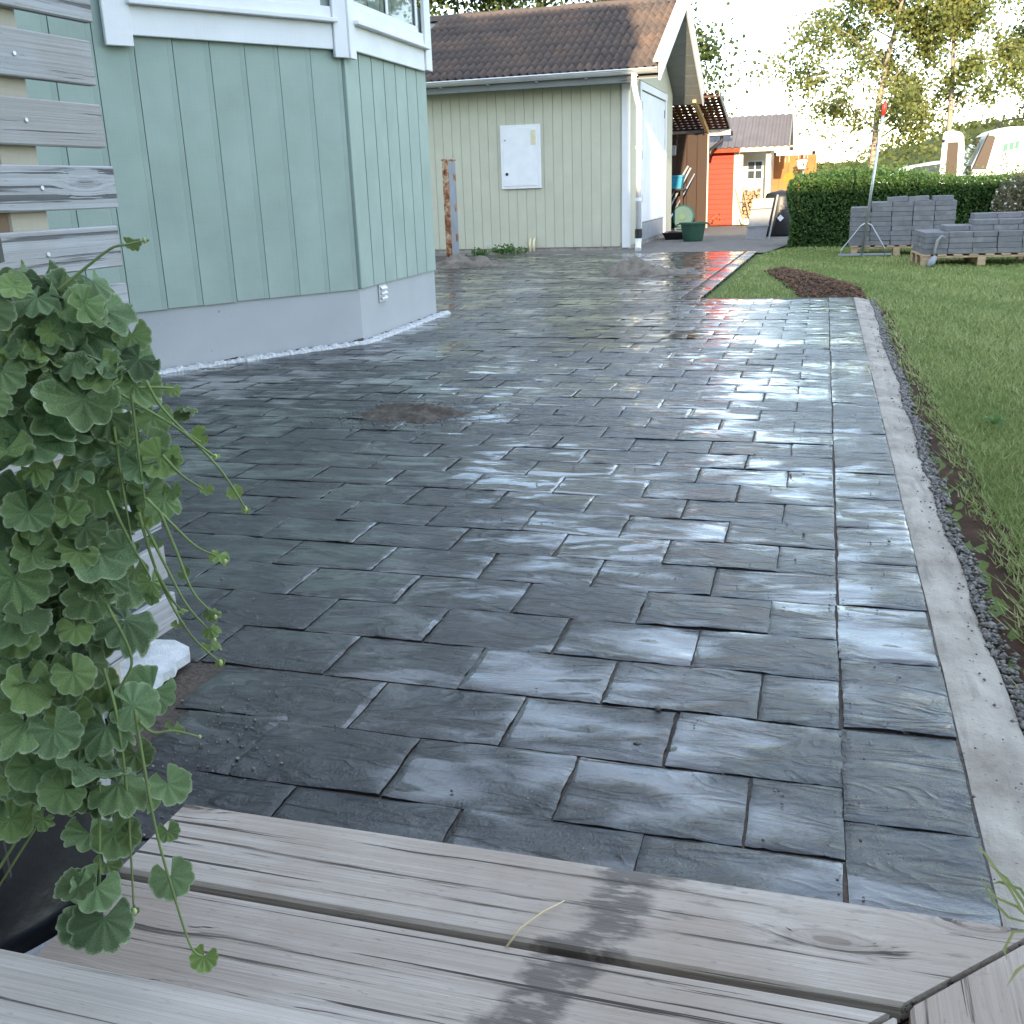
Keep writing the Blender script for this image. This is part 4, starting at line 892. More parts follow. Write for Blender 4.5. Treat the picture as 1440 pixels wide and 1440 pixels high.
gobj('fascia', MB().box(-8.3, -3.3, 17.545, 17.57, 2.84, 3.0), 'soffit'); gobj('soffit_board', MB().box(-8.3, -3.3, 17.572, 18.0, 2.985, 3.0), 'soffit')
# gutter and downpipe
mb = MB(); n = 10
for i, x in enumerate((-8.3, XR1-.02)):
    for k in range(n+1): an = math.pi*k/n; mb.v.append((x, 17.47-.07*math.cos(an)*1., 3.02-.075*math.sin(an)+(x+8.3)*.002))
for k in range(n): mb.f.append((k, k+1, n+2+k, n+1+k))
gt = gobj('gutter', mb, 'galv', smooth=True); md = gt.modifiers.new('thickness', 'SOLIDIFY'); md.thickness = .012
obj('bead', MB().tube([(-8.3, 17.395, 3.022), (XR1-.02, 17.395, 3.032)], .016, 8), 'galv', gt)
for k in range(6): x = -3.3-k*.9; obj('bracket', MB().box(x-.015, x+.015, 17.40, 17.545, 2.925, 2.935), 'galv', gt)
dp = gobj('downpipe', MB().tube([(-3.36, 17.47, 2.96), (-3.36, 17.47, 2.80), (-3.34, 17.56, 2.62), (-3.33, 17.80, 2.46), (-3.33, 17.80, .35)], .05, 12), 'white_metal', smooth=True)
for zz in (.85, 1.75): obj('clip', MB().tube([(-3.33, 17.80, zz), (-3.33, 17.80, zz+.05)], .062, 12), 'white_metal', dp)
obj('shoe', MB().tube([(-3.33, 17.80, .36), (-3.33, 17.80, .20)], .066, 12), 'black_plastic', dp); obj('outlet', MB().tube([(-3.33, 17.80, .21), (-3.33, 17.78, .10), (-3.30, 17.60, .0)], .055, 12), 'white_metal', dp)
# lean-to behind the shed
lt = thing('lean_to', 'open lean-to with red tiles seen from below behind the shed', 'lean-to', (-5, 26, 0))
def lobj(name, mb, mat, loc=(0, 0, 0), **k): return obj(name, mb, mat, lt, Vector(loc)-lt.location, **k)
lz = lambda y: 3.02-(y-24.2)*.19
mb = MB()
nt = 32
for r_ in range(12):
    ya = 24.2+r_*.27; yb_ = ya+.30
    for i in range(nt):
        xa, xb = -7.4+i*.153, -7.4+(i+1)*.153-.02; xm = (xa+xb)/2
        mb.add([(xa, ya, lz(ya)+.09), (xm, ya, lz(ya)+.05), (xb, ya, lz(ya)+.09), (xa, yb_, lz(yb_)+.11), (xm, yb_, lz(yb_)+.07), (xb, yb_, lz(yb_)+.11)], [(0, 1, 4, 3), (1, 2, 5, 4)])
o = lobj('tile_field', mb, 'red_tile', fix=False); o['kind'] = 'stuff'
for r_ in range(12): ya = 24.3+r_*.27; lobj('batten', MB().box(-7.4, -2.55, ya, ya+.04, lz(ya)+.0, lz(ya)+.045), 'joist_wood')
for x in (-7.3, -6.2, -5.1, -4.1, -3.1): lobj('rafter', MB().prism([(24.2, lz(24.2)-.12), (27.35, lz(27.35)-.12), (27.35, lz(27.35)-.002), (24.2, lz(24.2)-.002)], 0, x-.04, x+.04), 'yellow_wood')
lobj('fascia', MB().cbox(-7.4, -2.52, 27.36, 27.39, 2.29, 2.48), 'white_wood'); lobj('verge_board', MB().prism([(24.2, lz(24.2)+.0), (27.36, lz(27.36)), (27.36, lz(27.36)+.14), (24.2, lz(24.2)+.14)], 0, -2.545, -2.52), 'soffit')
lobj('gutter', MB().tube([(-7.4, 27.45, 2.33), (-2.47, 27.45, 2.33)], .06, 10).tube([(-2.75, 27.45, 2.30), (-2.75, 27.45, 2.15), (-3.0, 27.3, 1.95), (-3.03, 27.2, 1.8)], .045, 8), 'black_plastic', smooth=True)
lobj('post', MB().cbox(-3.18, -3.04, 27.05, 27.19, -.03, 2.32), 'cream_wood')
for k in range(16): x = -7.3+k*.265; lobj('board', MB().cbox(x, x+.258, 27.0, 27.025, -.03, 2.35), 'dark_wood')
for k in range(11): y = 24.2+k*.26; lobj('board', MB().cbox(-7.42, -7.40, y, y+.25, -.03, 2.6), 'dark_wood')
# what stands in and by it
def leaning(label, p0, p1, r, mat, cat='pole', n=8): return tag(obj('pole', MB().tube([p0, p1], r, n), mat), label, cat, 'poles leaning in the lean-to')
leaning('dark pole leaning in the lean-to, the left one', (-4.35, 26.2, 0), (-3.55, 26.92, 1.55), .03, 'grey_metal'); leaning('dark pole leaning in the lean-to, the middle one', (-4.22, 26.2, 0), (-3.48, 26.92, 1.5), .028, 'grey_metal'); leaning('pale pole leaning in the lean-to, the right one', (-4.05, 26.15, 0), (-3.38, 26.92, 1.35), .022, 'steel')
bx = thing('storage_box', 'turquoise plastic box on the shelf in the lean-to', 'box', (-3.95, 26.5, 1.0)); obj('tub', MB().add([(-.3,-.2,0),(.3,-.2,0),(.3,.2,0),(-.3,.2,0),(-.34,-.23,.28),(.34,-.23,.28),(.34,.23,.28),(-.34,.23,.28)], [(0,3,2,1),(0,1,5,4),(1,2,6,5),(2,3,7,6),(3,0,4,7)]), 'blue_plastic', bx); obj('lid', MB().cbox(-.36, .36, -.25, .25, .281, .33, .01), 'blue_plastic', bx)
sh = thing('shelf', 'wooden shelf board in the lean-to under the turquoise box', 'shelf', (-4.45, 26.6, 0)); obj('top', MB().cbox(-1, .9, -.3, .35, .955, .998), 'dark_wood', sh); obj('leg', MB().cbox(-.95, -.88, -.25, -.18, 0, .953), 'dark_wood', sh); obj('leg', MB().cbox(.78, .85, -.25, -.18, 0, .953), 'dark_wood', sh)
rl_ = thing('hose_reel', 'round teal hose reel standing on the lean-to floor', 'hose reel', (-3.6, 26.4, .30)); obj('disc', MB().lathe([(0, -.06), (.26, -.06), (.30, -.03), (.30, .03), (.26, .06), (0, .06)], 24), 'teal', rl_, (0, 0, 0), (R(90), 0, 0)); obj('hub', MB().lathe([(0, .06), (.08, .06), (.08, .1), (0, .1)], 14), 'green_plastic', rl_, (0, 0, 0), (R(90), 0, 0)); obj('foot', MB().box(-.2, .2, -.12, .12, -.30, -.27), 'green_plastic', rl_)
cl = thing('wall_radio', 'small round-cornered grey device hanging on the dark wall of the lean-to', 'device', (-4.0, 26.95, 1.95)); obj('case', MB().cbox(-.14, .14, -.07, .0, -.13, .13, .03), 'screen_frame', cl); obj('dial', MB().lathe([(0, 0), (.07, 0), (.07, .02), (0, .02)], 16), 'grey_metal', cl, (0, -.071, 0), (R(90), 0, 0))
# tub and tray
tb = thing('tub', 'dark green plastic tub standing on the gravel before the lean-to', 'tub', (-2.66, 20.6, -.02))
obj('body', MB().lathe([(0, .0), (.19, .0), (.205, .03), (.255, .34), (.285, .34), (.285, .375), (.262, .375), (.245, .33), (.195, .05), (0, .04)], 28), 'green_plastic', tb, smooth=False)
for a in (0, math.pi): obj('handle', MB().tube([(.28*math.cos(a), -.08, .35), (.33*math.cos(a), -.05, .33), (.33*math.cos(a), .05, .33), (.28*math.cos(a), .08, .35)], .012, 6), 'green_plastic', tb)
obj('sand_fill', MB().lathe([(0, .33), (.235, .30)], 20), 'sand', tb)
ty = thing('tray', 'low black mixing tray on the gravel by the shed door', 'tray', (-3.1, 21.6, -.02)); obj('body', MB().add([(-.22,-.3,0),(.22,-.3,0),(.22,.3,0),(-.22,.3,0),(-.29,-.38,.15),(.29,-.38,.15),(.29,.38,.15),(-.29,.38,.15),(-.26,-.35,.15),(.26,-.35,.15),(.26,.35,.15),(-.26,.35,.15),(-.2,-.28,.03),(.2,-.28,.03),(.2,.28,.03),(-.2,.28,.03)], [(0,3,2,1),(0,1,5,4),(1,2,6,5),(2,3,7,6),(3,0,4,7),(4,5,9,8),(5,6,10,9),(6,7,11,10),(7,4,8,11),(8,9,13,12),(9,10,14,13),(10,11,15,14),(11,8,12,15),(12,13,14,15)]), 'black_plastic', ty); obj('trowel', MB().cbox(-.05, .05, -.2, .1, .0, .01, .002).tube([(0, .1, .005), (0, .25, .05)], .012, 6), 'steel', ty, (0, 0, .16), (0, 0, .4))

# rusty metal panel between house and shed
rp = thing('metal_panel', 'upright grey metal panel with rusty edge beside the house corner', 'metal panel', (-6.24, 15.6, 0))
obj('edge', MB().cbox(-.05, .045, 0, .05, -.03, 1.62), 'rust', rp); obj('sheet', MB().cbox(-.03, .05, .051, .40, -.02, 1.60), 'grey_metal', rp); obj('cap', MB().cbox(-.06, .06, -.01, .41, 1.621, 1.65), 'rust', rp)
for k, zz in enumerate((.3, .8, 1.3)): obj('bracket', MB().cbox(.051, .065, .27, .35, zz, zz+.12, .003), 'rust', rp)
def tuft(x, y, n, h, sp, label):
    t = []; 
    c = np.c_[rng.normal(x, sp, n), rng.normal(y, sp*.5, n), np.abs(rng.normal(0, h*.5, n))]
    o = leaf_cloud('weed_clump', c, .09, 'weed_leaf', None, flat=.5, aspect=.35); tag(o, label, 'weeds', kind='stuff')
tuft(-5.65, 17.2, 200, .14, .18, 'green weed clump at the shed foundation by the sand heap'); tuft(-6.1, 16.9, 90, .10, .12, 'small weed clump beside the rusty metal panel')

# ------------------------------------------------------------------ red shed
rs = thing('red_shed', 'sunlit red shed with grey corrugated roof and open porch', 'shed', (-3, 28, 0))
def robj(name, mb, mat, parent=rs, loc=(0, 0, 0), **k): return obj(name, mb, mat, parent, Vector(loc)-rs.location if parent is rs else loc, **k)
RY = 28.0
robj('wall', MB().box(-5.6, -2.46, RY+.03, RY+2.9, 0, 2.0), 'red_wood'); robj('porch_wall', MB().box(-2.459, -1.55, RY+1.3, RY+2.88, 0, 2.0), 'cream_wood'); robj('floor', MB().cbox(-2.42, -1.2, RY+.05, RY+1.29, .0, .16), 'cream_wood')
for k in range(15): robj('board', MB().prism([(RY+.028, 0), (RY-.012, .004), (RY+.005, .128), (RY+.028, .128)], 0, -5.6, -2.46), 'red_wood', loc=(0, 0, .03+k*.13))
robj('corner_board', MB().cbox(-2.46, -2.22, RY-.03, RY+.04, 0, 2.02), 'cream_wood'); robj('porch_return', MB().box(-2.459, -2.43, RY+.05, RY+1.3, 0, 2.0), 'cream_wood')
robj('post', MB().cbox(-1.63, -1.50, RY+.0, RY+.13, 0, 1.86), 'cream_wood'); robj('beam', MB().cbox(-2.2, -1.15, RY-.04, RY+.12, 1.861, 2.0), 'cream_wood')
wd_ = robj('window', MB().cbox(-2.20, -1.76, RY+1.27, RY+1.30, 1.16, 1.66).box(-1.99, -1.97, RY+1.262, RY+1.268, 1.18, 1.64).box(-2.18, -1.78, RY+1.262, RY+1.268, 1.40, 1.42), 'white_wood')
for i in range(2):
    for j in range(2): obj('pane', MB().box(-2.17+i*.2, -2.0+i*.2, RY+1.263, RY+1.266, 1.19+j*.24, 1.39+j*.24), 'window_glass', wd_)
rf = robj('roof', MB().prism([(RY-.28, 1.93), (RY-.28, 1.97), (RY+1.4, 2.82), (RY+3.1, 1.97), (RY+3.1, 1.93), (RY+1.4, 2.76)], 0, -5.8, -1.05), 'soffit')
for sgn in (-1, 1):
    mb = MB(); n = 160
    for i in range(n+1):
        x = -5.85+4.82*i/n; zb = .022*(1 if (i % 6) in (0, 1, 2) else 0); mb.v += [(x, RY+1.4, 2.835+zb), (x, RY+1.4+sgn*1.76, 1.985+zb-.02)]
    for i in range(n): a = 2*i; mb.f.append((a, a+1, a+3, a+2))
    obj('roof_sheet', mb, 'metal_roof', rf)
robj('barge_board', MB().prism([(RY-.30, 1.86), (RY-.30, 2.0), (RY+1.4, 2.86), (RY+1.4, 2.72)], 0, -1.049, -1.02), 'soffit'); robj('barge_board', MB().prism([(RY+3.1, 1.86), (RY+3.1, 2.0), (RY+1.4, 2.86), (RY+1.4, 2.72)], 0, -1.049, -1.02), 'soffit')
robj('fascia', MB().cbox(-5.8, -2.3, RY-.31, RY-.285, 1.86, 1.96), 'red_tile'); robj('fascia', MB().cbox(-2.29, -1.05, RY-.31, RY-.285, 1.86, 1.98), 'cream_wood')
# firewood in the porch
random.seed(5); cnt = 0
fw = []
for r_ in range(7):
    for c_ in range(8):
        x = -2.30+c_*.115+(r_ % 2)*.057+random.gauss(0, .01); zz = .21+r_*.10
        if x > -1.62-.03*r_: continue
        t = tag(obj('firewood_log', MB().tube([(0, 0, 0), (0, .45, .02)], [.052*random.uniform(.85, 1.1), .05], 7), 'fire_wood', None, (x, RY+.25+random.uniform(-.06, .06), zz), (random.gauss(0, .05), random.gauss(0, .3), random.gauss(0, .12))), 'split firewood log in the red shed porch, %s row up, %s from left' % (ORD[r_], ORD[c_]), 'log', 'firewood stacked in the red shed porch')
ht = thing('hand_truck', 'sack truck with pale wheels leaning at the firewood of the red shed', 'hand truck', (-2.1, RY-.25, 0)); 
for x in (-.10, .16): obj('wheel', MB().lathe([(0, -.03), (.10, -.03), (.13, -.02), (.13, .02), (.10, .03), (0, .03)], 18), 'cream_wood', ht, (x, 0, .13), (0, R(70), 0))
obj('frame', MB().tube([(-.06, 0, .15), (-.3, .18, .95)], .018, 6).tube([(.12, 0, .15), (-.1, .18, .98)], .018, 6).tube([(-.2, .1, .6), (0, .1, .62)], .015, 6), 'fire_wood', ht)
tuft(-3.6, 27.7, 420, .35, .35, 'green weeds growing at the foot of the red shed wall')

# grey panel, black compost bin, orange board, hoop
pn = thing('grey_panel', 'pale grey wooden folding panel leaning in front of the black bin', 'panel', (-1.35, 20.9, -.02), R(-4))
obj('sheet', MB().add([(-.26, -.05, 0), (.14, -.05, 0), (.26, .18, .80), (-.16, .18, .80), (-.26, -.02, 0), (.14, -.02, 0), (.26, .21, .80), (-.16, .21, .80)], [(0,1,2,3),(7,6,5,4),(0,4,5,1),(1,5,6,2),(2,6,7,3),(3,7,4,0)]), 'screen_frame', pn)
obj('leg', MB().tube([(.22, -.16, -.02), (.33, .18, .86)], .02, 6), 'screen_frame', pn); obj('rail', MB().tube([(-.25, -.04, .25), (.2, -.04, .27)], .015, 6), 'screen_frame', pn); obj('rail', MB().tube([(-.2, .08, .6), (.24, .08, .62)], .015, 6), 'screen_frame', pn)
bn = thing('compost_bin', 'black plastic compost bin with white diamond sticker at the hedge end', 'bin', (-.98, 22.1, -.02))
obj('body', MB().lathe([(0, 0), (.36, 0), (.37, .05), (.33, .80), (.30, .88), (0, .95)], 24), 'black_plastic', bn, smooth=True); obj('sticker', MB().box(-.05, .05, -.005, 0, -.05, .05), 'white_metal', bn, (0.02, -.368, .38), (R(-3), R(45), 0)); obj('hoop', MB().tube([(.40, 0, 0), (.42, -.02, .75), (.36, 0, .95), (.2, 0, 1.0)], .012, 6), 'screen_frame', bn)
ob_ = thing('orange_board', 'weathered orange board fence with a faded round mark behind the porch', 'board', (-1.0, 31, 0))
for k in range(5): obj('board', MB().cbox(-.65+k*.26, -.395+k*.26, 0, .03, .3, 1.80), 'orange_board', ob_)
obj('mark', MB().lathe([(0, 0), (.17, 0), (.17, .004), (0, .004)], 20), 'orange_paint', ob_, (-.1, -.002, 1.15), (R(90), 0, 0)); obj('post', MB().box(-.6, -.5, .031, .12, 0, 1.9), 'dark_wood', ob_); obj('post', MB().box(.5, .6, .031, .12, 0, 1.9), 'dark_wood', ob_)
hp = thing('basketball_hoop', 'basketball hoop with thin board on a post before the orange board', 'hoop', (-.9, 30.2, 0)); obj('pole', MB().tube([(.2, 0, 0), (.2, 0, 2.0)], .03, 8), 'grey_metal', hp); obj('backboard', MB().cbox(-.35, .55, -.03, .0, 2.0, 2.05, .005).cbox(-.32, -.29, -.03, 0, 1.6, 2.0, .004), 'grey_metal', hp); obj('rim', MB().tube([(.15+.16*math.cos(a), -.2+.16*math.sin(a), 1.66) for a in np.linspace(0, 6.2, 14)], .012, 6), 'red_plastic', hp); obj('net', MB().lathe([(.16, 0), (.10, -.25)], 12, (.15, -.2, 1.65)), 'white_metal', hp)

# ------------------------------------------------------------------ pallets with stacked pavers
def pallet(x, y, rz, label, wx=1.2, wy=.8):
    t = thing('pallet', label, 'pallet', (x, y, -.03), rz, 'pallets on the lawn')
    for i in range(3):
        for j in range(3): obj('block', MB().cbox(-.05, .05, -.07, .07, 0, .105, .003), 'pallet_wood', t, (-wx/2+.06+i*(wx-.12)/2, -wy/2+.07+j*(wy-.14)/2, 0))
    for j in range(3): obj('stringer', MB().cbox(-wx/2, wx/2, -.06, .06, 0, .022, .002), 'pallet_wood', t, (0, -wy/2+.07+j*(wy-.14)/2, .106))
    for k in range(8): obj('deck_slat', MB().cbox(-.055, .055, -wy/2, wy/2, 0, .021, .002), 'pallet_wood', t, (-wx/2+.06+k*(wx-.12)/7, 0, .129))
    return t
stone_me = []
for i in range(6):
    mb = MB().cbox(-.148, .148, -.115, .115, 0, .069, .005); mb.v = [(x+random.gauss(0, .0015), y+random.gauss(0, .0015), z+random.gauss(0, .001)) for x, y, z in mb.v]; stone_me.append(mesh_of('stacked_paver', mb, 'stack_paver'))
def stone(x, y, z, rz, label, group, tz=0): tag(link('stacked_paver', random.choice(stone_me), None, (x, y, z), (0, tz, rz+random.gauss(0, .006))), label, 'paver', group)
def stack(px_, py_, rz, cols, rows, layers, heights, label, group, topz=.121, sx=.301, sy=.236):
    ca, sa = math.cos(rz), math.sin(rz)
    for i in range(cols):
        for j in range(rows):
            for l_ in range(heights[i] if isinstance(heights, list) else heights):
                if 0 < i < cols-1 and 0 < j and l_ < (min(heights) if isinstance(heights, list) else heights)-1 and j < rows-1: continue
                lx = (i-(cols-1)/2)*sx+random.gauss(0, .003); ly = (j-(rows-1)/2)*sy+random.gauss(0, .003)
                stone(px_+lx*ca-ly*sa, py_+lx*sa+ly*ca, topz+l_*.071, rz, label % (ORD[l_], ORD[i], ('front', 'second', 'third', 'back')[j] if rows == 4 else ('front', 'middle', 'back')[j]), group)
pallet(1.02, 15.95, R(-2), 'wooden pallet under the back paver stack by the rake', 1.35, .8)
pallet(1.90, 13.95, R(4), 'new wooden pallet under the low front paver stack', 1.5, 1.0)
stack(1.07, 15.98, R(-2), 5, 3, 9, [8, 9, 9, 9, 9], 'grey paver in the tall back stack, %s course up, %s from left, %s row', 'pavers in the back stack')
for i, (x, y, z) in enumerate(((.98, 15.80, 10), (1.28, 15.80, 10), (1.62, 15.79, 9), (1.62, 15.79, 10))): stone(x, y, .121+(z-1)*.071, R(-2), ('tilted left paver topping the back stack', 'tilted middle paver topping the back stack', 'lower right paver topping the back stack', 'upper right paver topping the back stack')[i], 'pavers on top of the back stack', R(-2.5) if i < 2 else 0)
stack(1.93, 13.97, R(4), 5, 4, 4, 4, 'grey paver in the low front stack, %s course up, %s from left, %s row', 'pavers in the front stack')
for i in range(4):
    for l_ in range(2):
        if l_ == 1 and i == 0: continue
        x = 1.62+i*.30+l_*.06; stone(x, 13.82+i*.02, .121+(4+l_)*.071, R(4), 'grey paver above the low front stack, %s step, %s from left, near row' % (('lower', 'upper')[l_], ORD[i-l_]), 'pavers in the upper courses of the front stack')
        stone(x, 14.10+i*.02, .121+(4+l_)*.071, R(4), 'grey paver above the low front stack, %s step, %s from left, far row' % (('lower', 'upper')[l_], ORD[i-l_]), 'pavers in the upper courses of the front stack')
for i in range(3): stone(2.0+i*.3, 14.15+i*.02, .121+6*.071, R(4), 'grey paver in the topmost course of the front stack, %s from left' % ORD[i], 'pavers in the topmost course of the front stack')
# strap end and trowel-like grey thing at the near pallet corner
tag(obj('strap', MB().tube([(1.47, 13.42, .33), (1.42, 13.40, .36), (1.37, 13.40, .30), (1.35, 13.41, .20), (1.34, 13.40, .09)], [.006, .018, .022, .02, .01], 6), 'screen_frame', smooth=True), 'curled grey strap end hanging from the front paver stack', 'strap')
tag(obj('glove', MB().tube([(1.27, 13.32, -.02), (1.31, 13.36, .02), (1.34, 13.38, .07), (1.36, 13.40, .10)], [.02, .05, .04, .02], 8), 'grey_metal', smooth=True), 'grey work glove lying against the front pallet', 'glove')
# levelling rake
rk = thing('levelling_rake', 'tall aluminium levelling rake with red grip standing by the back stack', 'rake', (.52, 15.5, -.03))
obj('pole', MB().tube([(-.02, 0, .02), (.155, .0, 2.02)], .021, 10), 'steel', rk, smooth=True); obj('grip', MB().tube([(.155, 0, 2.02), (.162, 0, 2.12), (.168, 0, 2.16), (.172, 0, 2.22)], [.026, .034, .03, .015], 10), 'red_plastic', rk, smooth=True)
obj('brace', MB().tube([(-.33, -.03, .03), (-.32, -.02, .10), (-.05, 0, .46), (.02, 0, .50)], .010, 8), 'steel', rk, smooth=True); obj('brace', MB().tube([(.32, .02, .03), (.31, .02, .12), (.10, 0, .46), (.02, 0, .50)], .010, 8), 'steel', rk, smooth=True); obj('blade', MB().cbox(-.36, .42, -.015, .015, 0.012, .045, .003), 'grey_metal', rk, (0, 0, 0), (0, 0, R(6)))

# ------------------------------------------------------------------ hedge
hd = thing('hedge', 'clipped dark green hedge behind the paver pallets', 'hedge', (2.5, 18.6, 0))
HX0, HX1, HY0, HY1 = -.66, 6.2, 18.05, 19.05
def hz(x): return 1.22-.045*(x+.66)+.05*np.sin(x*2.1)
n = 46000; c = []
for k in range(4):
    m_ = n//4
    x = rng.uniform(HX0, HX1, m_); y = rng.uniform(HY0, HY1, m_); z = rng.uniform(-.02, 1, m_)*hz(x); q = rng.random(m_)
    dpt = np.abs(rng.normal(0, .07, m_)) - .03
    f_ = q < .62; t_ = (q >= .62) & (q < .86); e_ = q >= .86
    y[f_] = HY0+dpt[f_]+.05*np.sin(x[f_]*3.3)*np.sin(z[f_]*4); z[t_] = hz(x[t_])-dpt[t_]*1.6; x[e_] = HX0+dpt[e_]+.05*np.sin(z[e_]*5)
    c.append(np.c_[x, y, z])
c = np.concatenate(c); c[:, 2] = np.maximum(c[:, 2], 0)
# soften the top edges
edge = np.minimum(c[:, 1]-HY0, c[:, 0]-HX0); c[:, 2] -= np.clip(.12-edge, 0, .12)*np.clip(c[:, 2]-.9, 0, .4)*2.0
o = leaf_cloud('foliage', c-np.array(hd.location), .052, 'hedge_leaf', hd); 
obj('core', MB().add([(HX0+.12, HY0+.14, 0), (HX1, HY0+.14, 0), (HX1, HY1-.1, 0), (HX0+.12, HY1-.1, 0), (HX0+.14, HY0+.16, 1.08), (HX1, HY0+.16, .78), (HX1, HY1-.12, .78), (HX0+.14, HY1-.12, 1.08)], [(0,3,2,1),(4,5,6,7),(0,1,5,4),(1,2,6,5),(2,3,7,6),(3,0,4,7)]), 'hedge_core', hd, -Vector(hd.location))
m_ = 1500; x = rng.uniform(HX0, HX1, m_); 
leaf_cloud('shoot', np.c_[x, rng.uniform(HY0, HY1, m_), hz(x)+np.abs(rng.normal(0, .09, m_))]-np.array(hd.location), .06, 'hedge_leaf', hd, np.clip(rng.normal(.8, .2, m_), 0, 1))
for k in range(9): obj('trunk', MB().tube([(-2.9+k*.75, 0, -.03), (-2.88+k*.75, .05, .5), (-2.8+k*.75, 0, 1.0)], [.03, .022, .01], 6), 'bark', hd)
sb = thing('flowering_shrub', 'pale flowering shrub at the right end of the hedge', 'shrub', (3.15, 17.55, 0))
c = rng.normal(0, 1, (5200, 3)); c /= np.linalg.norm(c, axis=1)[:, None]; c *= (.55+.45*rng.random((5200, 1))); c = c*np.array([.62, .45, .62])+np.array([0, 0, .58]); c = c[c[:, 2] > 0]
leaf_cloud('foliage', c, .05, 'shrub_leaf', sb); i = rng.choice(len(c), 330); leaf_cloud('flower', c[i]*1.04, .045, 'petal', sb, aspect=1.)['kind'] = 'stuff'
for k in range(6): a = k*1.05; obj('trunk', MB().tube([(0, 0, -.03), (.2*math.cos(a), .15*math.sin(a), .4), (.4*math.cos(a), .3*math.sin(a), .8)], [.02, .014, .006], 6), 'bark', sb)

# ------------------------------------------------------------------ van and car behind the hedge
van = thing('van', 'white van with green logo, open door and roof bar behind the hedge', 'van', (4.4, 23, -.03))
VL = Vector(van.location)
prof = [(2.05, .38), (1.92, .55), (1.90, .80), (2.02, .98), (2.60, 1.08), (2.66, 1.12), (2.98, 1.86), (3.10, 1.95), (3.35, 1.985), (6.3, 1.985), (6.55, 1.9), (6.62, 1.2), (6.62, .45), (6.5, .38)]
def rounded(prof, y0, y1, r):
    mb = MB(); n = len(prof); cx = sum(p[0] for p in prof)/n; cz = sum(p[1] for p in prof)/n
    secs = [(y0, .90), (y0+.03, .965), (y0+.12, 1.), (y1-.12, 1.), (y1-.03, .965), (y1, .90)]
    for y, s_ in secs:
        for x, zz in prof: mb.v.append((cx+(x-cx)*(1-(1-s_)*.35), y, cz+(zz-cz)*(s_ if zz > 1.2 else 1)))
    for k in range(len(secs)-1):
        for i in range(n): mb.f.append((k*n+i, k*n+(i+1) % n, (k+1)*n+(i+1) % n, (k+1)*n+i))
    mb.f += [tuple(range(n)), tuple(range((len(secs)-1)*n, len(secs)*n))]; return mb
def vobj(name, mb, mat, parent=van, loc=(0, 0, 0), **k): return obj(name, mb, mat, parent, Vector(loc)-VL if parent is van else loc, **k)
# a straight-sided body: extruded profile with bevelled long edges
bodyo = vobj('body', MB().prism(prof, 1, 22.0, 23.95), 'van_paint'); md = bodyo.modifiers.new('bevel', 'BEVEL'); md.width = .07; md.segments = 3; md.limit_method = 'ANGLE'
sw = vobj('side_window', MB().prism([(2.75, 1.20), (3.00, 1.19), (3.12, 1.80), (3.06, 1.84), (2.97, 1.84)], 1, 21.99, 21.998), 'tinted_pane'); obj('seal', MB().tube([(2.70, 21.99, 1.10), (2.95, 21.99, 1.80), (2.99, 21.99, 1.88)], .012, 6), 'rubber', sw)
vobj('windscreen', MB().add([(2.61, 22.1, 1.13), (2.61, 23.85, 1.13), (2.91, 23.8, 1.82), (2.91, 22.15, 1.82)], [(0, 1, 2, 3)]), 'window_glass', loc=(-.03, 0, .01))
for x in (2.75, 5.7):
    for y in (21.99, 23.8):
        wh = vobj('wheel', MB().lathe([(.2, -.09), (.32, -.09), (.335, -.06), (.335, .06), (.32, .09), (.2, .09)], 24), 'rubber', loc=(x, y+.1, .34), rot=(R(90), 0, 0)); obj('rim', MB().lathe([(0, -.05), (.2, -.07), (.2, .095), (.1, .08), (0, .09)], 18), 'steel', wh)
# open door
dv = vobj('door', MB().add([], []), 'van_paint')
bpy.data.objects.remove(dv)
pr = [(-.22, -.75), (.20, -.75), (.21, .50), (.17, .78), (.12, .85), (.02, .88), (-.17, .88), (-.20, .85), (-.20, .1)]
hole = [(-.115, -.02), (.105, -.02), (.105, .35), (.085, .655), (.06, .67), (-.10, .67), (-.115, .65)]
dv = vobj('door', MB().box(-.22, .20, -.03, .03, -.75, -.021).prism([(-.22, -.02), (-.116, -.02), (-.116, .66), (-.2, .85), (-.21, .8)], 1, -.03, .03).prism([(.106, -.02), (.205, -.02), (.21, .5), (.17, .78), (.086, .66)], 1, -.03, .03).prism([(-.199, .851), (-.1159, .662), (-.1, .672), (.06, .672), (.0861, .661), (.169, .781), (.12, .85), (.02, .88), (-.17, .88)], 1, -.03, .03), 'van_paint', loc=(2.33, 21.75, 1.06), rot=(0, 0, R(-12)))
obj('pane', MB().prism(hole, 1, -.012, -.004), 'tinted_pane', dv); obj('hinge', MB().tube([(-.22, -.04, .70), (-.17, -.05, .70)], .03, 8), 'rubber', dv)
vobj('mirror', MB().cbox(2.62, 2.70, 21.80, 21.98, 1.10, 1.28, .02), 'rubber')
vobj('roof_bar', MB().tube([(3.10, 22.15, 1.96), (3.16, 22.15, 2.06), (3.35, 22.2, 2.12), (3.75, 22.5, 2.16), (4.5, 22.9, 2.16)], .018, 6).tube([(3.2, 22.15, 1.97), (3.16, 22.15, 2.06)], .018, 6), 'rubber')
lg = vobj('logo', MB().prism([(3.270, 1.52), (3.560, 1.58), (3.560, 1.72), (3.280, 1.66)], 1, 21.990, 21.997), 'logo_green')
for k in range(4): obj('letter', MB().box(3.275+k*.028, 3.295+k*.028, 21.991, 21.997, 1.70, 1.745), 'logo_dark', lg)
for k in range(3): obj('letter', MB().box(3.490+k*.027, 3.510+k*.027, 21.991, 21.997, 1.735, 1.775), 'logo_dark', lg)
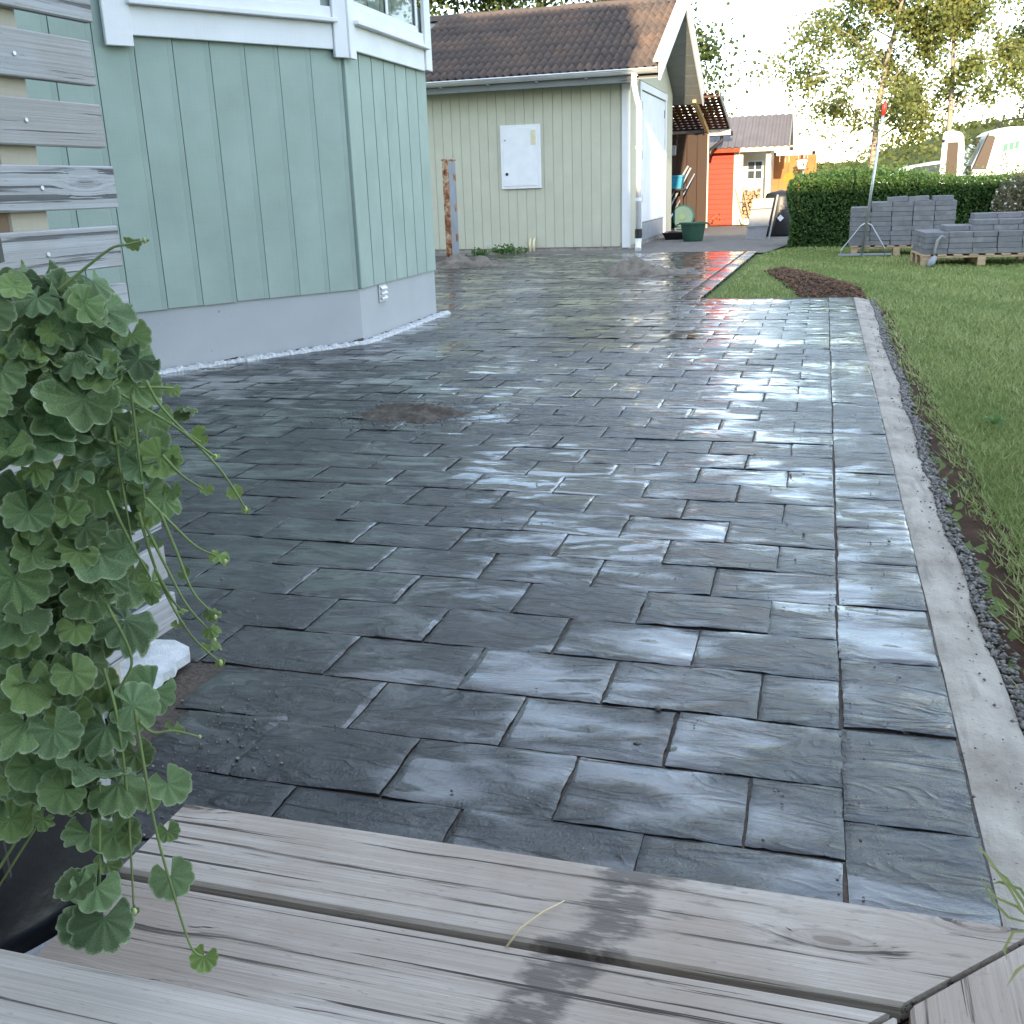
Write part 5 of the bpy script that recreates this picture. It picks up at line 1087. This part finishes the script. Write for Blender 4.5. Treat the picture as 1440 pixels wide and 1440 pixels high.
for k in range(5): obj('letter', MB().prism([(3.300+k*.052, 1.545+k*.011), (3.325+k*.052, 1.55+k*.011), (3.335+k*.052, 1.66+k*.011), (3.310+k*.052, 1.655+k*.011)], 1, 21.985, 21.989), 'van_paint' if k % 2 else 'logo_green', lg)
obj('emblem', MB().tube([(3.290, 21.995, 1.50), (3.270, 21.995, 1.42), (3.310, 21.995, 1.36), (3.350, 21.995, 1.42), (3.320, 21.995, 1.50)], .016, 6).tube([(3.350, 21.995, 1.41), (3.420, 21.995, 1.40)], .008, 6).tube([(3.340, 21.995, 1.36), (3.400, 21.995, 1.27), (3.480, 21.995, 1.25), (3.530, 21.995, 1.30), (3.500, 21.995, 1.36)], .006, 6), 'logo_dark', lg)
car = thing('parked_car', 'silver car half hidden behind the hedge left of the van', 'car', (2.2, 25.5, -.03))
cp = [(-1.9, .35), (-1.95, .55), (-1.85, .80), (-1.1, .92), (-.35, 1.38), (.2, 1.46), (1.0, 1.44), (1.7, 1.05), (2.0, .95), (2.05, .6), (1.95, .35)]
cb_ = obj('body', MB().prism(cp, 1, 0, 1.7), 'car_paint', car); md = cb_.modifiers.new('bevel', 'BEVEL'); md.width = .09; md.segments = 3; md.limit_method = 'ANGLE'
obj('side_window', MB().prism([(-.95, .95), (-.30, 1.34), (.30, 1.40), (.30, .95)], 1, -.008, -.002), 'window_glass', car); obj('side_window', MB().prism([(.35, .95), (.35, 1.40), (.95, 1.38), (1.35, 1.1), (1.35, .97)], 1, -.008, -.002), 'window_glass', car); obj('windscreen', MB().add([(-1.05, .12, .965), (-1.05, 1.58, .965), (-.42, 1.5, 1.355), (-.42, .2, 1.355)], [(0, 1, 2, 3)]), 'window_glass', car, (-.02, 0, .02))
for x in (-1.25, 1.3):
    for y in (.05, 1.65): wh = obj('wheel', MB().lathe([(.18, -.1), (.3, -.1), (.315, -.06), (.315, .06), (.3, .1), (.18, .1)], 22), 'rubber', car, (x, y, .315), (R(90), 0, 0)); obj('rim', MB().lathe([(0, -.06), (.18, -.08), (.18, .1), (0, .09)], 16), 'steel', wh)

# ------------------------------------------------------------------ trees
def limb(mb, p, d, ln, r0, r1, bend, n=6, droop=0.):
    pts = [Vector(p)]; d = Vector(d).normalized()
    for i in range(n):
        d = (d+Vector((random.gauss(0, bend), random.gauss(0, bend), random.gauss(0, bend)-droop))).normalized(); pts.append(pts[-1]+d*ln/n)
    mb.tube(pts, [r0+(r1-r0)*i/n for i in range(n+1)], 6, False); return pts
def tree(name, label, loc, h, trunk_h, spread, nl, leaf, mat, bark, seed, clear=.25, droop=.05, limbs=16, lean=(0, 0), clump=.32, r0=.16, dens=26, upw=.55):
    random.seed(seed); t = thing(name, label, 'tree', loc, 0, 'birch trees' if 'birch' in name else None) if 'birch' in name else thing(name, label, 'tree', loc)
    tb_ = MB(); trunk = limb(tb_, (0, 0, -.1), (lean[0], lean[1], 1), h*.96, r0, .02, .035, 14); obj('trunk', tb_, bark, t, smooth=True); lb = MB(); tips = []
    for k in range(limbs):
        f_ = clear+(1-clear)*(k+random.random())/limbs; i = min(int(f_*14), 13); p = trunk[i].lerp(trunk[i+1], f_*14-i) if i < 14 else trunk[-1]
        an = k*2.399+random.uniform(-.4, .4); ln = spread*(1.0-.62*((f_-clear)/(1-clear))**1.3)*random.uniform(.75, 1.15)
        lp = limb(lb, p, (math.cos(an), math.sin(an), upw+random.uniform(-.1, .3)), ln, r0*.32*(1-f_*.6), .008, .10, 7, droop*.5)
        for q in range(9):
            s_ = .25+.75*random.random(); ii = min(int(s_*7), 6); pp = lp[ii].lerp(lp[ii+1], s_*7-ii); a2 = an+random.uniform(-1.3, 1.3)
            sp_ = limb(lb, pp, (math.cos(a2), math.sin(a2), random.uniform(-.1, .5)), ln*random.uniform(.18, .45), .010, .003, .16, 5, droop*2.2); tips += sp_[1:]
        tips += lp[3:]
    obj('limb', lb, bark, t, smooth=True)
    T = np.array([tuple(p) for p in tips]); i = rng.integers(0, len(T), nl); c = T[i]+rng.normal(0, clump, (nl, 3))*np.array([1, 1, .8]); c[:, 2] -= np.abs(rng.normal(0, droop*4, nl))
    clt = rng.random(len(T))[i]*.55+rng.random(nl)*.45
    leaf_cloud('crown', c, leaf, mat, t, clt, aspect=.7); return t
# places worked out from the photograph
tree('birch_tree', 'airy sunlit birch with the widest crown, behind the rake', (1.15, 30.5, 0), 8.6, 3, 2.9, 21000, .12, 'birch_leaf', 'birch_bark', 4, .24, .07, 22, (-.02, 0), .15, .11)
tree('birch_tree', 'slimmer sunlit birch just left of the open van door', (3.1, 30.0, 0), 8.8, 3, 1.75, 10500, .12, 'birch_leaf', 'birch_bark', 11, .33, .05, 16, (.03, 0), .14, .085)
tree('birch_tree', 'birch at the right edge standing behind the van', (6.1, 33, 0), 8.4, 3, 1.9, 9500, .125, 'birch_leaf', 'birch_bark', 17, .26, .05, 15, (0, 0), .15, .10)
tree('leafy_tree', 'tall dark leafy tree rising behind the green shed roof', (-7.6, 36, 0), 13.5, 3, 4.4, 36000, .17, 'oak_leaf', 'bark', 23, .12, .02, 26, (0, 0), .42, .26, upw=.25)
tree('leafy_tree', 'broad dark leafy tree further left behind the shed roof', (-14, 34, 0), 12, 3, 5.0, 26000, .18, 'oak_leaf', 'bark', 29, .12, .02, 24, (0, 0), .45, .26, upw=.25)

tree('leafy_tree', 'dark leafy tree in the gap between its two neighbours behind the shed', (-10.9, 37, 0), 13, 3, 4.6, 30000, .18, 'oak_leaf', 'bark', 31, .12, .02, 26, (0, 0), .42, .26, upw=.25)

# sprig of grass leaning in at the lower right corner
gs = thing('grass_sprig', 'green grass sprig leaning over the mitred corner of the step', 'grass sprig', tuple(at(1452, 1330, 1.15)))
def blade(pl, d, wpx):
    mb = MB(); pts = [at(x, y, d)-gs.location for x, y in pl]; 
    for i, p in enumerate(pts):
        t = i/(len(pts)-1); wd = wpx*d/FPX*(.35+math.sin(math.pi*min(.97, t+.05))*.65)*(1 if t < .95 else .2); dirv = (pts[min(i+1, len(pts)-1)]-pts[max(i-1, 0)]).normalized(); s_ = dirv.cross(_f).normalized()*wd/2; mb.v += [tuple(p-s_), tuple(p+s_)]
    for i in range(len(pts)-1): a = 2*i; mb.f.append((a, a+1, a+3, a+2))
    me = mesh_of('blade', mb, 'grass_blade', False, False); a = me.attributes.new('tint', 'FLOAT', 'POINT'); a.data.foreach_set('value', [random.uniform(.4, 1.)]*len(mb.v)); link('blade', me, gs)
for pl, w_ in (([(1460,1330),(1440,1270),(1415,1235),(1390,1215)], 9), ([(1460,1320),(1420,1250),(1385,1200),(1368,1185)], 8), ([(1455,1300),(1430,1275),(1400,1262),(1385,1240)], 8), ([(1450,1310),(1425,1310),(1412,1335),(1416,1350)], 9), ([(1450,1350),(1430,1365),(1415,1388)], 10), ([(1455,1300),(1418,1290),(1395,1265),(1375,1225)], 7), ([(1460,1290),(1435,1250),(1405,1240),(1395,1243)], 8)): blade(pl, 1.15+random.uniform(-.02, .02), w_*.55)
